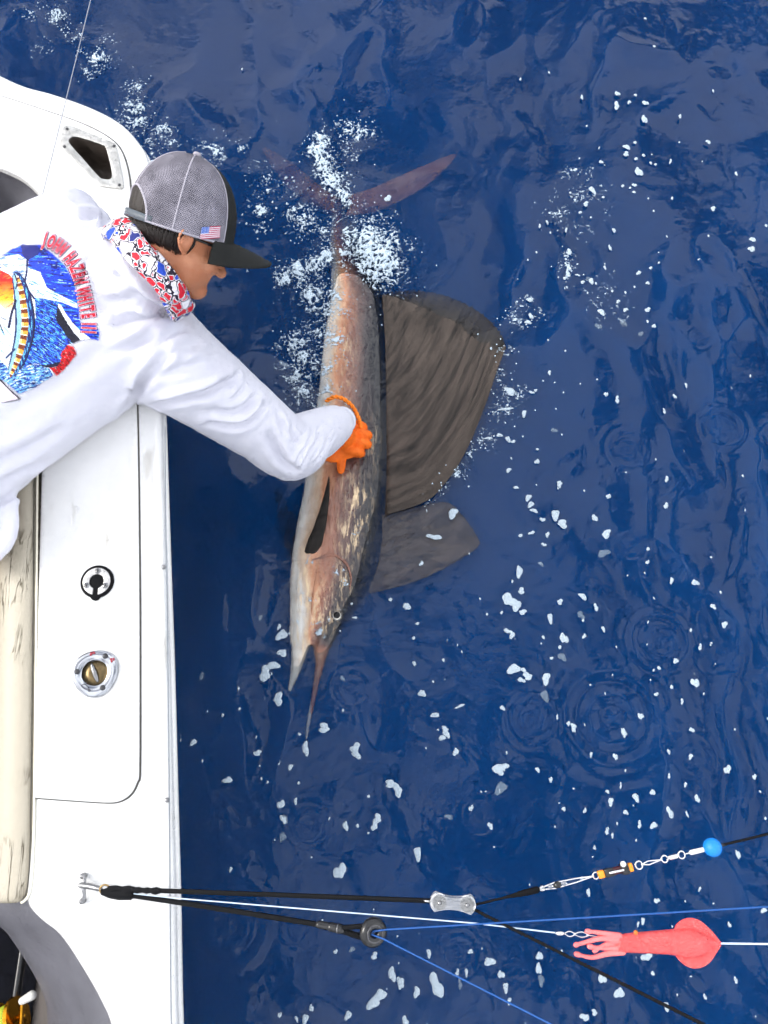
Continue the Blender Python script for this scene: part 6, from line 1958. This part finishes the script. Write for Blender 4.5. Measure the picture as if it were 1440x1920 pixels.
FL6 = [(620,32,20,32),(598,14,14,18),(831,55,16,36),(796,155,18,30),(693,146,14,20),(523,252,14,26),(468,210,20,20),(300,210,46,40),(322,198,40,34),(320,290,-50,50),(187,372,18,26),(268,447,20,30),(98,413,-30,26),(578,375,14,22),(667,382,14,22),(776,345,24,32),(763,302,14,18),(818,277,10,24),(881,327,24,36),(949,304,18,28),(838,389,18,24),(894,440,16,30),(952,443,26,28),(1022,390,26,44),(1094,397,10,24),(1136,331,22,28),(1268,209,28,34),(1382,240,16,24),(1017,236,12,20),(1088,272,12,22),(1112,154,16,24),(1120,42,16,22),(1018,134,12,24),(760,470,16,26),(783,487,12,20),(708,538,10,22),(1304,565,16,40),(970,762,22,22),(1150,712,10,20),(656,668,14,16),(682,727,18,28)]
FL8 = [(160,670,48,76),(22,660,24,38),(84,695,28,34),(40,805,26,30),(131,546,20,28),(256,680,-18,30),(365,580,36,34),(427,680,24,30),(558,560,22,34),(555,608,18,48),(409,630,24,30),(291,540,16,20),(240,620,16,22),(732,795,32,28),(770,778,24,20),(800,648,28,36),(866,703,34,40),(1048,755,26,28),(1195,717,12,20),(1309,650,12,26),(995,627,16,16),(972,563,40,30),(957,425,18,22),(938,437,10,18),(275,620,14,26),(440,732,18,22),(574,668,-20,50),(1287,438,12,20),(1415,380,24,20)]
FL7 = [(1350,690,46,36),(1325,718,40,40),(1237,760,26,26),(1085,775,26,28),(1107,735,14,26),(1393,615,28,42),(1422,645,20,36),(1330,550,24,22),(1250,538,-18,20),(1193,535,14,16),(1000,15,24,26),(1008,68,18,34),(1000,135,-20,28),(995,760,12,20),(1055,775,12,18)]
FL2 = [(875,352,18,20),(872,397,20,36),(943,357,12,12),(980,387,22,20),(919,384,12,18),(976,448,20,36),(910,552,26,20),(908,578,22,20),(941,535,12,14),(814,608,14,16),(955,645,26,40),(945,596,14,14),(973,583,12,14),(1000,612,10,14),(1018,617,10,12),(1074,606,10,20),(782,714,20,34),(895,698,12,14),(939,695,16,16),(937,721,14,12),(923,705,10,10),(1216,533,16,18),(1234,783,16,24),(1373,911,18,22),(1369,947,22,22),(1423,860,10,14),(1320,652,12,16),(757,765,20,20),(736,797,14,12),(822,740,10,12),(584,848,10,16),(612,834,10,16),(683,863,10,18),(862,865,10,24),(847,930,10,26),(695,945,20,22),(1080,744,10,14),(1110,437,10,20),(977,78,12,10),(1010,184,12,10),(742,365,8,26),(15,747,26,26)]
FL3 = [(444,272,26,34),(440,300,20,30),(425,325,26,14),(445,200,22,20),(428,214,20,10),(555,296,-24,30),(556,340,28,32),(513,345,18,22),(488,310,24,12),(624,272,14,22),(793,299,24,22),(851,278,16,18),(837,351,16,22),(606,497,32,36),(605,541,-32,36),(733,522,-30,40),(727,484,22,24),(837,485,24,28),(868,567,18,24),(820,577,-24,30),(690,442,18,22),(661,390,12,16),(727,396,12,16),(250,432,44,20),(347,797,18,22),(150,890,60,36),(258,896,26,16),(278,886,22,12),(125,980,60,16),(220,1002,26,34),(97,1110,26,24),(140,1130,30,28),(165,1142,26,16),(40,1125,46,12),(383,1062,-30,26),(630,906,18,28),(686,932,22,36),(973,916,16,24),(921,990,14,28),(1030,860,14,24),(396,1354,26,32),(180,1373,24,16),(643,1415,22,26),(933,1330,20,28),(929,1462,24,30),(573,1524,28,32),(1353,148,22,28),(1347,196,26,30),(285,1242,24,28),(287,1180,18,12),(255,515,24,30),(240,545,30,24),(142,1285,26,24)]

def build_flecks():
    rnd = random.Random(3)
    V, F = [], []
    spots = []
    for lst, ox, oy, sc in ((FL4, 700, 900, 1.946), (FL5, 310, 1050, 2.618), (FL6, 800, 1350, 2.25), (FL8, 740, 1520, 2.057), (FL7, 0, 1500, 1.895), (FL2, 720, 0, 2.0), (FL3, 900, 400, 2.667)):
        for x, y, w, h in lst:
            spots.append((ox + x / sc, oy + y / sc, abs(w) / sc, h / sc, w < 0))
    # fine scattered specks between them, thicker along the drift lines
    for px, py, sp, n in ((1090, 400, 120, 60), (1150, 300, 60, 20), (1060, 560, 90, 50), (960, 760, 50, 30), (1150, 1100, 180, 70), (1050, 1250, 150, 50), (600, 1450, 160, 50), (1150, 1480, 160, 60), (800, 1800, 150, 50), (1150, 1760, 160, 50), (1300, 900, 160, 30), (440, 1400, 70, 20), (480, 380, 60, 40), (300, 100, 120, 20), (850, 1150, 90, 20)):
        for k in range(n * 3 // 10):
            spots.append((rnd.gauss(px, sp), rnd.gauss(py, sp), rnd.uniform(2.4, 4.6), rnd.uniform(3.0, 7.0), rnd.random() < .15))
    for px, py, w, h, faint in spots:
        c = P(px, py, 0)
        if c.x < -.66: continue
        k = (P(px + 1, py, 0) - c).length
        n = 10 if max(w, h) < 8 else 18
        ph, ph2 = rnd.uniform(0, 6.3), rnd.uniform(0, 6.3)
        irr = .12 if max(w, h) < 8 else .25
        z0 = -.035 if faint else 0.0
        hb = FB.ray_cast(Vector((c.x, c.y, .5)), Vector((0, 0, -1)), .6)
        lift = 0.0
        if hb[0] is not None and hb[0].z > -.005: lift = hb[0].z + .002
        rot = rnd.uniform(-.35, .35)
        rings = []
        for fr, hz in ((1.0, .0004), (.88, .0022), (.55, .0036), (.0, .0040)):
            for j in range(n if fr > 0 else 1):
                a = 2 * math.pi * j / n
                r = 1 + irr * math.sin(2 * a + ph) + irr * .6 * math.sin(3 * a + ph2) + irr * .35 * math.sin(5 * a + ph * 2)
                dx, dy = w * .5 * r * fr * math.cos(a) * k, h * .5 * r * fr * math.sin(a) * k
                X, Y = c.x + dx * math.cos(rot) - dy * math.sin(rot), c.y + dx * math.sin(rot) + dy * math.cos(rot)
                rings.append((X, Y, hz * min(1, max(w, h) / 10)))
        base = len(V)
        arr = np.array(rings)
        zz = wave(arr[:, 0], arr[:, 1])
        for (X, Y, hz), zw in zip(rings, zz):
            V.append((X, Y, (max(zw, lift) if not faint else zw + z0) + hz + .0006))
        for q in range(2):
            for j in range(n):
                a, b = base + q * n + j, base + q * n + (j + 1) % n
                F.append((a, b, b + n, a + n))
        top = base + 3 * n
        for j in range(n): F.append((base + 2 * n + j, base + 2 * n + (j + 1) % n, top))
    o = mesh_obj("foam_flecks", V, F, foam_material("floating_fleck", .72))
    tag(o, "scattered white flecks of foam drifting on the blue sea", "foam", kind="stuff")
build_splash()
build_flecks()
